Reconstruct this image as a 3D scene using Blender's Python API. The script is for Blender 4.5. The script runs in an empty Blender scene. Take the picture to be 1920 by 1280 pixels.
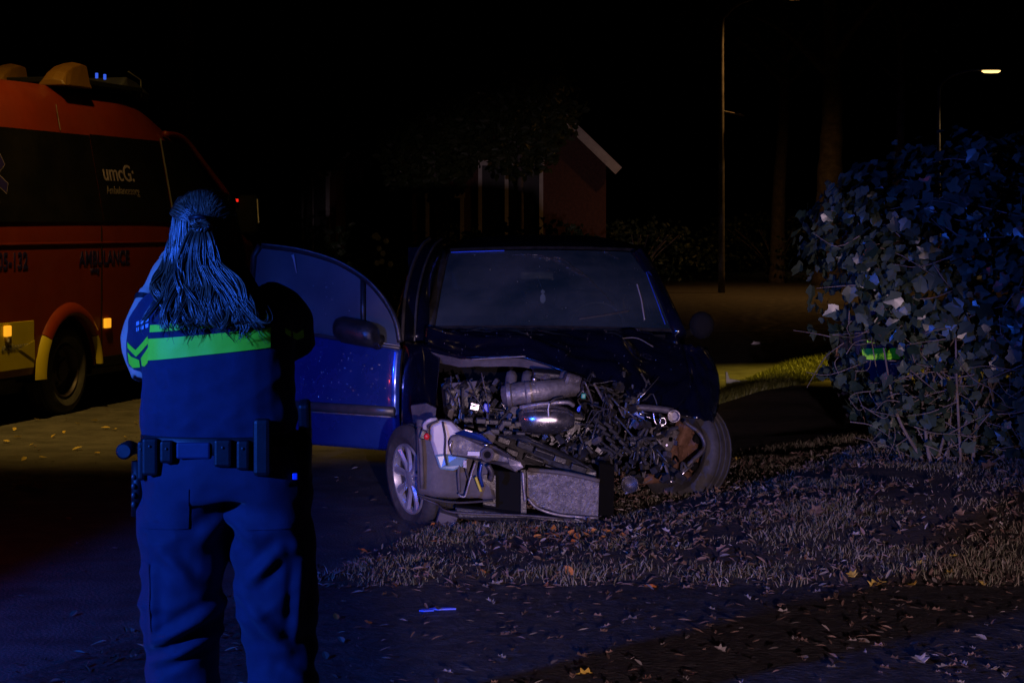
import bpy, bmesh, math, random
from mathutils import Vector, Matrix, Euler, noise
from mathutils.bvhtree import BVHTree
random.seed(11)
R = math.radians
SC = bpy.context.scene
COL = SC.collection

# ------------------------------------------------------------------ camera
cam_data = bpy.data.cameras.new('camera')
cam = bpy.data.objects.new('camera', cam_data)
COL.objects.link(cam)
cam.location = (0, 0, 1.58)
cam.rotation_euler = (R(90), 0, 0)
cam_data.sensor_width = 36
cam_data.lens = 67.5
cam_data.shift_y = -215 / 1920
cam_data.clip_start = 0.1
cam_data.clip_end = 600
SC.camera = cam

# ------------------------------------------------------------------ night sky
world = bpy.data.worlds.new('World')
SC.world = world
world.use_nodes = True
wn = world.node_tree
sky = wn.nodes.new('ShaderNodeTexSky')
sky.sky_type = 'NISHITA'
sky.sun_disc = False
sky.sun_elevation = R(-6)
sky.sun_rotation = R(200)
wn.links.new(sky.outputs['Color'], wn.nodes['Background'].inputs['Color'])
wn.nodes['Background'].inputs['Strength'].default_value = 0.004

# ------------------------------------------------------------------ lamps of the place that stand behind the camera
def lamp(name, kind, loc, color, energy, radius=0.1, aim=None, cone=None, blend=0.3):
    d = bpy.data.lights.new(name, kind)
    d.color = color
    d.energy = energy
    d.shadow_soft_size = radius
    if cone:
        d.spot_size = R(cone)
        d.spot_blend = blend
    o = bpy.data.objects.new(name, d)
    COL.objects.link(o)
    o.location = loc
    if aim:
        o.rotation_euler = (Vector(aim) - Vector(loc)).to_track_quat('-Z', 'Y').to_euler()
    return o
# blue beacon of the emergency vehicle parked behind the photographer on the left
lamp('blue_beacon_light', 'SPOT', (-4.0, 2.45, 2.15), (0.020, 0.125, 1.0), 2000, 0.09, aim=(2.02, 10.45, 0.75), cone=49, blend=0.28)
# tail lamp of a vehicle standing left of the officer, low over the road
lamp('tail_lamp_light', 'SPOT', (-5.2, 7.2, 0.85), (1.0, 0.06, 0.015), 70, 0.06, aim=(-2.2, 8.0, 0.0), cone=95, blend=0.8)
# headlamp of the vehicle parked behind the photographer, falling on the wreck
lamp('headlamp_light', 'SPOT', (0.95, -3.0, 1.0), (1.0, 0.68, 0.84), 3900, 0.06, aim=(0.93, 11.0, 0.10), cone=17.4, blend=0.45)

SC.view_settings.view_transform = 'Standard'
SC.view_settings.look = 'None'
SC.view_settings.exposure = 0
SC.view_settings.gamma = 1
SC.cycles.use_denoising = True
SC.cycles.max_bounces = 6
SC.cycles.sample_clamp_indirect = 4

# ------------------------------------------------------------------ helpers
FPX = 3600.0
def at(px, py, Y):
    return Vector(((px - 960) / FPX * Y, Y, 1.58 - (py - 425) / FPX * Y))
def ss(a, b, x):
    t = max(0.0, min(1.0, (x - a) / (b - a)))
    return t * t * (3 - 2 * t)
def lerp(a, b, t): return a + (b - a) * t
def interp(tab, x):
    if x <= tab[0][0]: return tab[0][1]
    for (x0, y0), (x1, y1) in zip(tab, tab[1:]):
        if x <= x1: return y0 + (y1 - y0) * (x - x0) / (x1 - x0)
    return tab[-1][1]
def spline(pts, n):
    """Catmull-Rom through pts, n samples per span"""
    P = [Vector(p) for p in pts]
    if len(P) < 3: 
        return [P[0].lerp(P[-1], i / n) for i in range(n + 1)]
    out = []
    Q = [P[0] * 2 - P[1]] + P + [P[-1] * 2 - P[-2]]
    for i in range(1, len(Q) - 2):
        a, b, c, d = Q[i - 1], Q[i], Q[i + 1], Q[i + 2]
        for k in range(n):
            t = k / n
            out.append(0.5 * ((2 * b) + (c - a) * t + (2 * a - 5 * b + 4 * c - d) * t * t + (3 * b - a - 3 * c + d) * t ** 3))
    out.append(P[-1].copy())
    return out

class MB:
    def __init__(self):
        self.v = []; self.f = []; self.mi = []
    def add(self, verts, faces, mi=0):
        o = len(self.v)
        self.v += [tuple(p) for p in verts]
        self.f += [tuple(i + o for i in fc) for fc in faces]
        self.mi += [mi] * len(faces)
        return self
    def box(self, c, s, rot=None, mi=0):
        M = Euler(rot).to_matrix() if rot else Matrix.Identity(3)
        c = Vector(c)
        vs = [c + M @ Vector((sx * s[0] / 2, sy * s[1] / 2, sz * s[2] / 2)) for sx in (-1, 1) for sy in (-1, 1) for sz in (-1, 1)]
        fs = [(0, 1, 3, 2), (4, 6, 7, 5), (0, 4, 5, 1), (2, 3, 7, 6), (0, 2, 6, 4), (1, 5, 7, 3)]
        return self.add(vs, fs, mi)
    def tube(self, pts, r, n=8, caps=True, flat=1.0, up=None, mi=0, closed=False):
        P = [Vector(p) for p in pts]
        m = len(P)
        rr = r if isinstance(r, (list, tuple)) else [r] * m
        ref = Vector(up) if up else Vector((0, 0, 1))
        vs = []; fs = []
        prev = None
        for i in range(m):
            if closed: t = P[(i + 1) % m] - P[i - 1]
            else: t = P[min(i + 1, m - 1)] - P[max(i - 1, 0)]
            if t.length < 1e-9: t = Vector((0, 0, 1))
            t.normalize()
            if prev is None or up:
                a = ref - t * ref.dot(t)
                if a.length < 1e-3:
                    a = Vector((1, 0, 0)) - t * t.x
            else:
                a = prev - t * prev.dot(t)
                if a.length < 1e-4: a = t.orthogonal()
            a.normalize(); prev = a
            b = t.cross(a)
            for k in range(n):
                an = 2 * math.pi * k / n
                vs.append(P[i] + a * (math.cos(an) * rr[i]) + b * (math.sin(an) * rr[i] * flat))
        mm = m if closed else m - 1
        for i in range(mm):
            j = (i + 1) % m
            for k in range(n):
                k2 = (k + 1) % n
                fs.append((i * n + k, i * n + k2, j * n + k2, j * n + k))
        if caps and not closed:
            fs.append(tuple(range(n - 1, -1, -1)))
            fs.append(tuple((m - 1) * n + k for k in range(n)))
        return self.add(vs, fs, mi)
    def loft(self, secs, caps=True, mi=0, closed=True):
        n = len(secs[0]); vs = []; fs = []
        for s in secs: vs += [Vector(p) for p in s]
        for i in range(len(secs) - 1):
            for k in range(n if closed else n - 1):
                k2 = (k + 1) % n
                fs.append((i * n + k, i * n + k2, (i + 1) * n + k2, (i + 1) * n + k))
        if caps and closed:
            fs.append(tuple(range(n - 1, -1, -1)))
            fs.append(tuple((len(secs) - 1) * n + k for k in range(n)))
        return self.add(vs, fs, mi)
    def grid(self, fn, nu, nv, mi=0):
        vs = [fn(i / nu, j / nv) for i in range(nu + 1) for j in range(nv + 1)]
        w = nv + 1
        fs = [(i * w + j, (i + 1) * w + j, (i + 1) * w + j + 1, i * w + j + 1) for i in range(nu) for j in range(nv)]
        return self.add(vs, fs, mi)
    def ell(self, c, r, nu=12, nv=8, rot=None, mi=0):
        M = Euler(rot).to_matrix() if rot else Matrix.Identity(3)
        c = Vector(c)
        vs = [c + M @ Vector((0, 0, r[2]))]
        for j in range(1, nv):
            th = math.pi * j / nv
            for i in range(nu):
                ph = 2 * math.pi * i / nu
                vs.append(c + M @ Vector((r[0] * math.sin(th) * math.cos(ph), r[1] * math.sin(th) * math.sin(ph), r[2] * math.cos(th))))
        vs.append(c + M @ Vector((0, 0, -r[2])))
        fs = [(0, 1 + i, 1 + (i + 1) % nu) for i in range(nu)]
        for j in range(nv - 2):
            for i in range(nu):
                a = 1 + j * nu + i; b = 1 + j * nu + (i + 1) % nu
                fs.append((a, a + nu, b + nu, b))
        L = len(vs) - 1; o = 1 + (nv - 2) * nu
        fs += [(L, o + (i + 1) % nu, o + i) for i in range(nu)]
        return self.add(vs, fs, mi)
    def lathe(self, prof, c, axis, n=32, mi=0, a0=0.0, a1=2 * math.pi):
        """prof: (radius, height along axis)"""
        ax = Vector(axis).normalized(); c = Vector(c)
        e1 = ax.orthogonal().normalized()
        if abs(ax.z) < 0.9:
            e1 = (Vector((0, 0, 1)) - ax * ax.z).normalized()
        e2 = ax.cross(e1)
        full = abs(a1 - a0 - 2 * math.pi) < 1e-6
        m = n if full else n + 1
        vs = []; fs = []
        for (r, h) in prof:
            for k in range(m):
                a = a0 + (a1 - a0) * k / n
                vs.append(c + ax * h + e1 * (r * math.cos(a)) + e2 * (r * math.sin(a)))
        for i in range(len(prof) - 1):
            for k in range(n):
                k2 = (k + 1) % m
                fs.append((i * m + k, i * m + k2, (i + 1) * m + k2, (i + 1) * m + k))
        return self.add(vs, fs, mi)
    def prism(self, poly, M, depth, mi=0):
        """poly in local xy, extruded along local z"""
        n = len(poly)
        vs = [M @ Vector((p[0], p[1], 0)) for p in poly] + [M @ Vector((p[0], p[1], depth)) for p in poly]
        fs = [tuple(range(n - 1, -1, -1)), tuple(range(n, 2 * n))] + [(i, (i + 1) % n, n + (i + 1) % n, n + i) for i in range(n)]
        return self.add(vs, fs, mi)
    def mesh(self, name, mats, smooth=False):
        me = bpy.data.meshes.new(name)
        me.from_pydata(self.v, [], self.f)
        for m in (mats if isinstance(mats, (list, tuple)) else [mats]): me.materials.append(m)
        if any(self.mi): me.polygons.foreach_set('material_index', self.mi)
        if smooth: me.polygons.foreach_set('use_smooth', [True] * len(me.polygons))
        me.update()
        return me
    def build(self, name, mats, parent=None, smooth=False, bevel=0, fix=True, auto=False, subsurf=0):
        me = self.mesh(name, mats, smooth or auto)
        if fix:
            bm = bmesh.new(); bm.from_mesh(me)
            bmesh.ops.recalc_face_normals(bm, faces=bm.faces)
            bm.to_mesh(me); bm.free()
        if auto:
            me.set_sharp_from_angle(angle=R(38))
        o = bpy.data.objects.new(name, me)
        COL.objects.link(o)
        o.parent = parent
        if bevel:
            b = o.modifiers.new('bevel', 'BEVEL'); b.width = bevel; b.segments = 2; b.limit_method = 'ANGLE'; b.angle_limit = R(40)
        if subsurf:
            s = o.modifiers.new('sub', 'SUBSURF'); s.levels = subsurf; s.render_levels = subsurf
        return o

def empty(name, loc=(0, 0, 0), rot=(0, 0, 0), label=None, cat=None, group=None):
    o = bpy.data.objects.new(name, None)
    o.empty_display_size = 0.2
    COL.objects.link(o)
    o.location = loc; o.rotation_euler = rot
    return tag(o, label, cat, group)
def tag(o, label=None, cat=None, group=None, kind=None):
    if label: o['label'] = label
    if cat: o['category'] = cat
    if group: o['group'] = group
    if kind: o['kind'] = kind
    return o
def copy_tree(o, parent=None):
    c = o.copy(); COL.objects.link(c); c.parent = parent
    for ch in list(o.children): copy_tree(ch, c)
    return c
def apply_mods(o):
    dg = bpy.context.evaluated_depsgraph_get()
    me = bpy.data.meshes.new_from_object(o.evaluated_get(dg), depsgraph=dg)
    o.modifiers.clear()
    old = o.data; o.data = me
    bpy.data.meshes.remove(old)
    return o
def remesh(o, voxel, smooth=2, factor=0.5):
    m = o.modifiers.new('r', 'REMESH'); m.mode = 'VOXEL'; m.voxel_size = voxel; m.use_smooth_shade = True
    if smooth:
        s = o.modifiers.new('s', 'SMOOTH'); s.iterations = smooth; s.factor = factor
    return apply_mods(o)
def displace(o, fn):
    me = o.data
    nr = [v.normal.copy() for v in me.vertices]
    for v, n in zip(me.vertices, nr):
        v.co += n * fn(v.co, n)
    me.update()
def text_mesh(name, body, size, M, mat, parent, depth=0.001, align='LEFT', xs=1.0, bold=0.0, spacing=1.0):
    cu = bpy.data.curves.new(name, 'FONT')
    cu.body = body; cu.size = size; cu.align_x = align; cu.extrude = depth; cu.offset = bold; cu.space_character = spacing
    t = bpy.data.objects.new(name, cu); COL.objects.link(t)
    dg = bpy.context.evaluated_depsgraph_get()
    me = bpy.data.meshes.new_from_object(t.evaluated_get(dg), depsgraph=dg)
    bpy.data.objects.remove(t); bpy.data.curves.remove(cu)
    me.transform(M @ Matrix.Diagonal((xs, 1, 1, 1)))
    me.materials.clear(); me.materials.append(mat)
    o = bpy.data.objects.new(name, me); COL.objects.link(o); o.parent = parent
    return o
def frame(o, x, y, z):
    M = Matrix.Identity(4)
    for i, a in enumerate((Vector(x).normalized(), Vector(y).normalized(), Vector(z).normalized())):
        M[0][i], M[1][i], M[2][i] = a
    M.translation = Vector(o)
    return M

# ------------------------------------------------------------------ materials
def mat(name, col, rough=0.6, metal=0.0, col2=None, scale=12.0, bump=0.0, bscale=60.0, spec=0.5, coat=0.0, trans=0.0, emis=None, estr=0.0, alpha=1.0, sharp=False, detail=4.0, rvar=0.0, sheen=0.0, sss=0.0):
    m = bpy.data.materials.new(name); m.use_nodes = True
    nt = m.node_tree; b = nt.nodes['Principled BSDF']
    b.inputs['Base Color'].default_value = (*col, 1)
    b.inputs['Roughness'].default_value = rough
    b.inputs['Metallic'].default_value = metal
    b.inputs['Specular IOR Level'].default_value = spec
    b.inputs['Coat Weight'].default_value = coat
    b.inputs['Coat Roughness'].default_value = 0.08
    b.inputs['Transmission Weight'].default_value = trans
    b.inputs['Alpha'].default_value = alpha
    b.inputs['Sheen Weight'].default_value = sheen
    if emis:
        b.inputs['Emission Color'].default_value = (*emis, 1)
        b.inputs['Emission Strength'].default_value = estr
    if col2 or bump or rvar:
        tc = nt.nodes.new('ShaderNodeTexCoord')
    if col2:
        nz = nt.nodes.new('ShaderNodeTexNoise'); nz.inputs['Scale'].default_value = scale; nz.inputs['Detail'].default_value = detail; nz.inputs['Roughness'].default_value = 0.65
        rp = nt.nodes.new('ShaderNodeValToRGB')
        rp.color_ramp.elements[0].position = 0.47 if sharp else 0.36; rp.color_ramp.elements[0].color = (*col, 1)
        rp.color_ramp.elements[1].position = 0.56 if sharp else 0.66; rp.color_ramp.elements[1].color = (*col2, 1)
        nt.links.new(tc.outputs['Object'], nz.inputs['Vector'])
        nt.links.new(nz.outputs['Fac'], rp.inputs['Fac'])
        nt.links.new(rp.outputs['Color'], b.inputs['Base Color'])
    if rvar:
        n3 = nt.nodes.new('ShaderNodeTexNoise'); n3.inputs['Scale'].default_value = scale * 1.7; n3.inputs['Detail'].default_value = 5
        mr = nt.nodes.new('ShaderNodeMapRange')
        mr.inputs['From Min'].default_value = 0.3; mr.inputs['From Max'].default_value = 0.7
        mr.inputs['To Min'].default_value = max(0.02, rough - rvar); mr.inputs['To Max'].default_value = min(1, rough + rvar)
        nt.links.new(tc.outputs['Object'], n3.inputs['Vector'])
        nt.links.new(n3.outputs['Fac'], mr.inputs['Value'])
        nt.links.new(mr.outputs['Result'], b.inputs['Roughness'])
    if bump:
        n2 = nt.nodes.new('ShaderNodeTexNoise'); n2.inputs['Scale'].default_value = bscale; n2.inputs['Detail'].default_value = 5
        bp = nt.nodes.new('ShaderNodeBump'); bp.inputs['Strength'].default_value = bump; bp.inputs['Distance'].default_value = 0.01
        nt.links.new(tc.outputs['Object'], n2.inputs['Vector'])
        nt.links.new(n2.outputs['Fac'], bp.inputs['Height'])
        nt.links.new(bp.outputs['Normal'], b.inputs['Normal'])
    return m
def glass(name, tint, rough, amount, col=(0.02, 0.025, 0.03), dust=0.1):
    """dark pane: part see-through, part dusty gloss"""
    m = bpy.data.materials.new(name); m.use_nodes = True
    nt = m.node_tree; b = nt.nodes['Principled BSDF']; out = nt.nodes['Material Output']
    b.inputs['Roughness'].default_value = rough
    tc = nt.nodes.new('ShaderNodeTexCoord')
    nz = nt.nodes.new('ShaderNodeTexNoise'); nz.inputs['Scale'].default_value = 2.2; nz.inputs['Detail'].default_value = 8; nz.inputs['Roughness'].default_value = 0.6
    nt.links.new(tc.outputs['Object'], nz.inputs['Vector'])
    rp = nt.nodes.new('ShaderNodeValToRGB')
    rp.color_ramp.elements[0].position = 0.35; rp.color_ramp.elements[0].color = (*col, 1)
    rp.color_ramp.elements[1].position = 0.7; rp.color_ramp.elements[1].color = (*[c + dust for c in col], 1)
    nt.links.new(nz.outputs['Fac'], rp.inputs['Fac'])
    nt.links.new(rp.outputs['Color'], b.inputs['Base Color'])
    tr = nt.nodes.new('ShaderNodeBsdfTransparent'); tr.inputs['Color'].default_value = (*tint, 1)
    mx = nt.nodes.new('ShaderNodeMixShader'); mx.inputs['Fac'].default_value = amount
    nt.links.new(tr.outputs['BSDF'], mx.inputs[1]); nt.links.new(b.outputs['BSDF'], mx.inputs[2])
    nt.links.new(mx.outputs['Shader'], out.inputs['Surface'])
    return m
def leaf_mat(name, c1, c2, rough=0.55, trans=0.25):
    """each leaf its own tone, some light through it"""
    m = bpy.data.materials.new(name); m.use_nodes = True
    nt = m.node_tree; b = nt.nodes['Principled BSDF']; out = nt.nodes['Material Output']
    g = nt.nodes.new('ShaderNodeNewGeometry'); oi = nt.nodes.new('ShaderNodeObjectInfo')
    ad = nt.nodes.new('ShaderNodeMath'); ad.operation = 'ADD'
    fr = nt.nodes.new('ShaderNodeMath'); fr.operation = 'FRACT'
    nt.links.new(g.outputs['Random Per Island'], ad.inputs[0]); nt.links.new(oi.outputs['Random'], ad.inputs[1])
    nt.links.new(ad.outputs[0], fr.inputs[0])
    rp = nt.nodes.new('ShaderNodeValToRGB')
    rp.color_ramp.elements[0].color = (*c1, 1); rp.color_ramp.elements[1].color = (*c2, 1)
    nt.links.new(fr.outputs[0], rp.inputs['Fac'])
    nt.links.new(rp.outputs['Color'], b.inputs['Base Color'])
    b.inputs['Roughness'].default_value = rough
    tl = nt.nodes.new('ShaderNodeBsdfTranslucent'); nt.links.new(rp.outputs['Color'], tl.inputs['Color'])
    mx = nt.nodes.new('ShaderNodeMixShader'); mx.inputs['Fac'].default_value = trans
    nt.links.new(b.outputs['BSDF'], mx.inputs[1]); nt.links.new(tl.outputs['BSDF'], mx.inputs[2])
    nt.links.new(mx.outputs['Shader'], out.inputs['Surface'])
    return m

M = {}
M['asphalt'] = mat('asphalt', (0.040, 0.038, 0.036), 0.70, col2=(0.085, 0.079, 0.073), scale=3.5, bump=0.75, bscale=70, rvar=0.2, detail=9)
M['pavement'] = mat('pavement', (0.022, 0.020, 0.019), 0.55, col2=(0.055, 0.050, 0.046), scale=9, bump=0.9, bscale=45, rvar=0.25, detail=9)
M['soil'] = mat('soil', (0.020, 0.014, 0.009), 0.9, col2=(0.055, 0.036, 0.022), scale=7, bump=1.0, bscale=40, detail=9)
M['earth'] = mat('earth', (0.016, 0.013, 0.009), 0.95, col2=(0.03, 0.028, 0.015), scale=3, bump=0.6, bscale=20)
M['grass'] = leaf_mat('grass_blades', (0.07, 0.08, 0.035), (0.26, 0.21, 0.15), 0.6, 0.25)
M['grass2'] = leaf_mat('grass_mown', (0.08, 0.095, 0.016), (0.16, 0.16, 0.035), 0.6, 0.3)
M['paint_blue_lit'] = mat('paint_blue_lit', (0.014, 0.042, 0.24), 0.24, metal=0.5, col2=(0.022, 0.062, 0.30), scale=5, coat=0.8, rvar=0.10, bump=0.05, bscale=8)  # car paint with the door's beacon light put into its colour
M['paint_shaded'] = mat('paint_shell_shaded', (0.0022, 0.003, 0.011), 0.24, metal=0.2, col2=(0.0035, 0.0045, 0.016), scale=5, coat=0.8, rvar=0.1)  # same car paint, colour darkened for the unlit shell
M['plastic'] = mat('black_plastic', (0.012, 0.012, 0.013), 0.42, col2=(0.03, 0.029, 0.029), scale=18, bump=0.2, bscale=90, rvar=0.15)
M['trim'] = mat('trim_plastic', (0.03, 0.03, 0.033), 0.38, col2=(0.05, 0.05, 0.052), scale=14)
M['rubber'] = mat('rubber', (0.020, 0.019, 0.020), 0.75, col2=(0.045, 0.042, 0.042), scale=9, bump=0.4, bscale=60)
M['alu'] = mat('dusty_aluminium', (0.16, 0.15, 0.155), 0.5, metal=0.55, col2=(0.30, 0.28, 0.285), scale=16, bump=0.3, bscale=70, rvar=0.2)
M['steel'] = mat('dirty_steel', (0.045, 0.040, 0.042), 0.55, metal=0.3, col2=(0.10, 0.09, 0.092), scale=14, bump=0.35, bscale=60, rvar=0.2)
M['bright'] = mat('bare_metal', (0.45, 0.43, 0.45), 0.24, metal=0.95, col2=(0.6, 0.58, 0.6), scale=14, rvar=0.1)
M['rust'] = mat('rusty_iron', (0.085, 0.040, 0.018), 0.8, metal=0.2, col2=(0.16, 0.08, 0.045), scale=20, bump=0.6, bscale=60)
M['hubcap'] = mat('hubcap_silver', (0.33, 0.33, 0.35), 0.34, metal=0.55, col2=(0.46, 0.45, 0.47), scale=8, rvar=0.1)
M['liner'] = mat('wheel_liner', (0.055, 0.050, 0.052), 0.7, col2=(0.10, 0.088, 0.088), scale=9, bump=0.4, bscale=30)
M['milky_dim'] = mat('dull_streak', (0.12, 0.14, 0.15), 0.5)
M['milky'] = mat('milky_plastic', (0.36, 0.33, 0.36), 0.35, col2=(0.45, 0.42, 0.44), scale=7, trans=0.0)
M['fluid'] = mat('coolant', (0.13, 0.22, 0.29), 0.3, col2=(0.17, 0.28, 0.35), scale=9)
M['red'] = mat('red_plastic', (0.6, 0.02, 0.02), 0.35)
M['yellow'] = mat('yellow_plastic', (0.55, 0.45, 0.04), 0.45)
M['bluep'] = mat('blue_plastic', (0.02, 0.08, 0.6), 0.4)
M['greenp'] = mat('green_plastic', (0.03, 0.30, 0.16), 0.4)
M['label'] = mat('paper_label', (0.6, 0.58, 0.6), 0.6)
M['radiator'] = mat('radiator_core', (0.075, 0.07, 0.072), 0.5, metal=0.25, col2=(0.16, 0.145, 0.15), scale=30, bump=1.0, bscale=60, rvar=0.25)
M['wind'] = glass('windscreen_glass', (0.55, 0.62, 0.62), 0.2, 0.55, (0.020, 0.045, 0.064), 0.07)
M['doorglass'] = glass('dusty_door_glass', (0.5, 0.55, 0.6), 0.30, 0.72, (0.075, 0.095, 0.12), 0.07)
M['black'] = mat('matt_black', (0.004, 0.004, 0.004), 0.9, spec=0.15)
M['orange'] = mat('ambulance_red_orange', (0.118, 0.0120, 0.0012), 0.45, col2=(0.145, 0.0150, 0.0014), scale=2.0, coat=0.25, rvar=0.08)
M['yel'] = mat('reflective_yellow', (0.36, 0.29, 0.010), 0.45, col2=(0.42, 0.34, 0.012), scale=3, coat=0.1)
M['fairing'] = mat('roof_fairing', (0.10, 0.045, 0.004), 0.45, col2=(0.13, 0.06, 0.005), scale=3)
M['navy_print'] = mat('navy_print', (0.010, 0.006, 0.085), 0.5)
M['glassblack'] = mat('dark_side_glass', (0.004, 0.004, 0.005), 0.12, spec=0.3, col2=(0.008, 0.007, 0.007), scale=2)
M['pale_print'] = mat('pale_window_print', (0.17, 0.135, 0.18), 0.6)
M['faint_print'] = mat('faint_window_print', (0.09, 0.07, 0.075), 0.6)
M['amber'] = mat('amber_lens', (0.8, 0.35, 0.02), 0.3, emis=(1.0, 0.42, 0.02), estr=0.9)
M['redlit'] = mat('red_lens', (0.6, 0.02, 0.02), 0.3, emis=(1.0, 0.02, 0.01), estr=0.9)
M['bluelit'] = mat('blue_lens', (0.02, 0.05, 0.6), 0.3, emis=(0.05, 0.15, 1.0), estr=0.7)
M['rimdark'] = mat('dark_wheel_rim', (0.035, 0.026, 0.034), 0.5, metal=0.4, col2=(0.06, 0.045, 0.055), scale=9)
M['cloth_navy'] = mat('navy_polo', (0.005, 0.006, 0.034), 0.85, col2=(0.009, 0.010, 0.046), scale=30, bump=0.25, bscale=500, sheen=0.1)
M['cloth_trouser'] = mat('navy_trousers', (0.005, 0.0055, 0.032), 0.8, col2=(0.008, 0.0085, 0.042), scale=22, bump=0.25, bscale=420, sheen=0.1)
M['hivis'] = mat('hivis_green', (0.30, 0.93, 0.010), 0.6, col2=(0.34, 0.97, 0.014), scale=40, bump=0.1, bscale=300)
M['silver'] = mat('silver_block', (0.35, 0.38, 0.45), 0.5)
M['skin'] = mat('skin', (0.46, 0.28, 0.20), 0.55, col2=(0.52, 0.33, 0.24), scale=14)
M['hair'] = mat('brown_hair', (0.032, 0.017, 0.009), 0.34, col2=(0.060, 0.033, 0.018), scale=20, spec=0.7)
M['hair2'] = mat('light_brown_hair', (0.10, 0.056, 0.032), 0.34, col2=(0.16, 0.092, 0.054), scale=20, spec=0.7)
M['leather'] = mat('black_duty_leather', (0.005, 0.005, 0.007), 0.5, col2=(0.009, 0.009, 0.011), scale=25, bump=0.06, bscale=150, spec=0.35)
M['belt'] = mat('navy_webbing', (0.014, 0.018, 0.06), 0.6, col2=(0.02, 0.024, 0.075), scale=40)
M['bark'] = mat('bark', (0.07, 0.06, 0.055), 0.9, col2=(0.14, 0.12, 0.105), scale=6, bump=1.0, bscale=14)
M['twig'] = mat('grey_twig', (0.085, 0.068, 0.058), 0.85, col2=(0.17, 0.14, 0.125), scale=10)
M['ivy'] = leaf_mat('ivy_leaf', (0.010, 0.024, 0.015), (0.075, 0.105, 0.075), 0.32, 0.15)
M['shrub'] = leaf_mat('shrub_leaf', (0.020, 0.036, 0.014), (0.045, 0.07, 0.022), 0.5, 0.2)
M['crown'] = leaf_mat('tree_leaf', (0.03, 0.05, 0.015), (0.06, 0.07, 0.02), 0.5, 0.3)
M['leaf_brown'] = leaf_mat('brown_leaf', (0.03, 0.018, 0.012), (0.20, 0.125, 0.09), 0.6, 0.15)
M['leaf_orange'] = leaf_mat('orange_leaf', (0.50, 0.13, 0.03), (0.62, 0.26, 0.06), 0.55, 0.15)
M['leaf_yellow'] = leaf_mat('yellow_leaf', (0.52, 0.34, 0.05), (0.62, 0.46, 0.10), 0.55, 0.15)
M['leaf_pale'] = leaf_mat('pale_leaf', (0.08, 0.065, 0.055), (0.26, 0.23, 0.20), 0.5, 0.1)
M['brick'] = mat('red_brick', (0.06, 0.022, 0.015), 0.85, col2=(0.10, 0.038, 0.024), scale=14, bump=0.4, bscale=30)
M['whitewood'] = mat('white_woodwork', (0.46, 0.45, 0.43), 0.5, col2=(0.36, 0.34, 0.32), scale=5)
M['tile'] = mat('dark_roof_tile', (0.03, 0.026, 0.025), 0.7, col2=(0.05, 0.04, 0.038), scale=8)
M['pane'] = mat('window_pane', (0.006, 0.006, 0.008), 0.45, spec=0.2)
M['galv'] = mat('galvanised_steel', (0.12, 0.12, 0.115), 0.6, metal=0.2, col2=(0.26, 0.26, 0.25), detail=8, scale=6)
M['lampglow'] = mat('lamp_lens', (0.9, 0.7, 0.4), 0.4, emis=(1.0, 0.62, 0.22), estr=2.2)
M['lampdim'] = mat('lamp_lens_shaded', (0.9, 0.6, 0.3), 0.4, emis=(1.0, 0.45, 0.15), estr=1.2)
M['flower'] = mat('white_petal', (0.7, 0.68, 0.62), 0.6)
M['marking'] = mat('worn_road_paint', (0.36, 0.35, 0.33), 0.6, col2=(0.12, 0.12, 0.11), scale=12)
M['debris'] = mat('pale_grey_green_plastic', (0.30, 0.34, 0.27), 0.5, col2=(0.36, 0.40, 0.32), scale=9)
M['tag'] = mat('hanging_tag', (0.55, 0.6, 0.68), 0.5)
M['seat'] = mat('seat_cloth', (0.02, 0.02, 0.024), 0.9)
# ================================================================== the setting
def edge(Y):
    return -0.95 + (Y - 8.35) * 0.304 if Y > 8.35 else -0.95 - (8.35 - Y) * 0.47
def gz(X, Y):
    d = X - edge(Y)
    if d <= 0: return 0.0
    if Y < 8.35: return 0.012
    n = noise.noise(Vector((X * 1.3, Y * 1.3, 0))) * 0.022
    far = 1 - ss(14, 17, Y)
    wob = 8.45 + 0.10 * noise.noise(Vector((X * 2.3, 5, 0))) + .05 * noise.noise(Vector((X * 9, 2, 0)))
    return lerp(0.002, 0.012, ss(wob - .1, wob + .02, Y)) + ss(0, 0.3, d) * ss(wob - .05, wob + .45, Y) * (0.022 + n) + 0.13 * ss(0.7, 2.4, d) * ss(8.5, 10.2, Y) * far + 0.05 * ss(0.0, 0.5, d) * (1 - far)

g = MB().grid(lambda u, v: (lerp(-150, 150, u), lerp(-20, 280, v), -0.03), 30, 30).build('ground', M['earth']); tag(g, kind='structure')
def road_fn(u, v):
    Y = lerp(-6, 90, v); return (lerp(edge(Y) - 8.2, edge(Y) + 0.12, u), Y, 0.0)
o = MB().grid(road_fn, 6, 96).build('road', M['asphalt']); tag(o, kind='structure')
def path_fn(u, v):
    Y = lerp(1.5, 8.40, v); x = lerp(edge(Y), edge(Y) + 9, u); return (x, Y, 0.012 + 0.004 * noise.noise(Vector((x * 3, Y * 3, 1))))
o = MB().grid(path_fn, 60, 50).build('footpath', M['pavement'], smooth=True); tag(o, kind='structure')
def verge_fn(u, v):
    Y = 8.35 + (v ** 1.7) * 66; d = (u ** 1.6) * 14; X = edge(Y) + d
    return (X, Y, gz(X, Y) if u > 0 else -0.01)
o = MB().grid(verge_fn, 110, 190).build('verge', M['soil'], smooth=True); tag(o, kind='structure')

# ---- worn white edge line on the road farther on
mk = MB()
for (x0, x1, Y) in ((2.9, 4.1, 29.0), (4.6, 5.6, 29.6)):
    mk.grid(lambda u, v: (lerp(x0, x1, u), Y + 0.16 * (v - .5) + 0.2 * u, 0.004), 4, 1)
tag(mk.build('road_marking', M['marking']), kind='structure')

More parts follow.
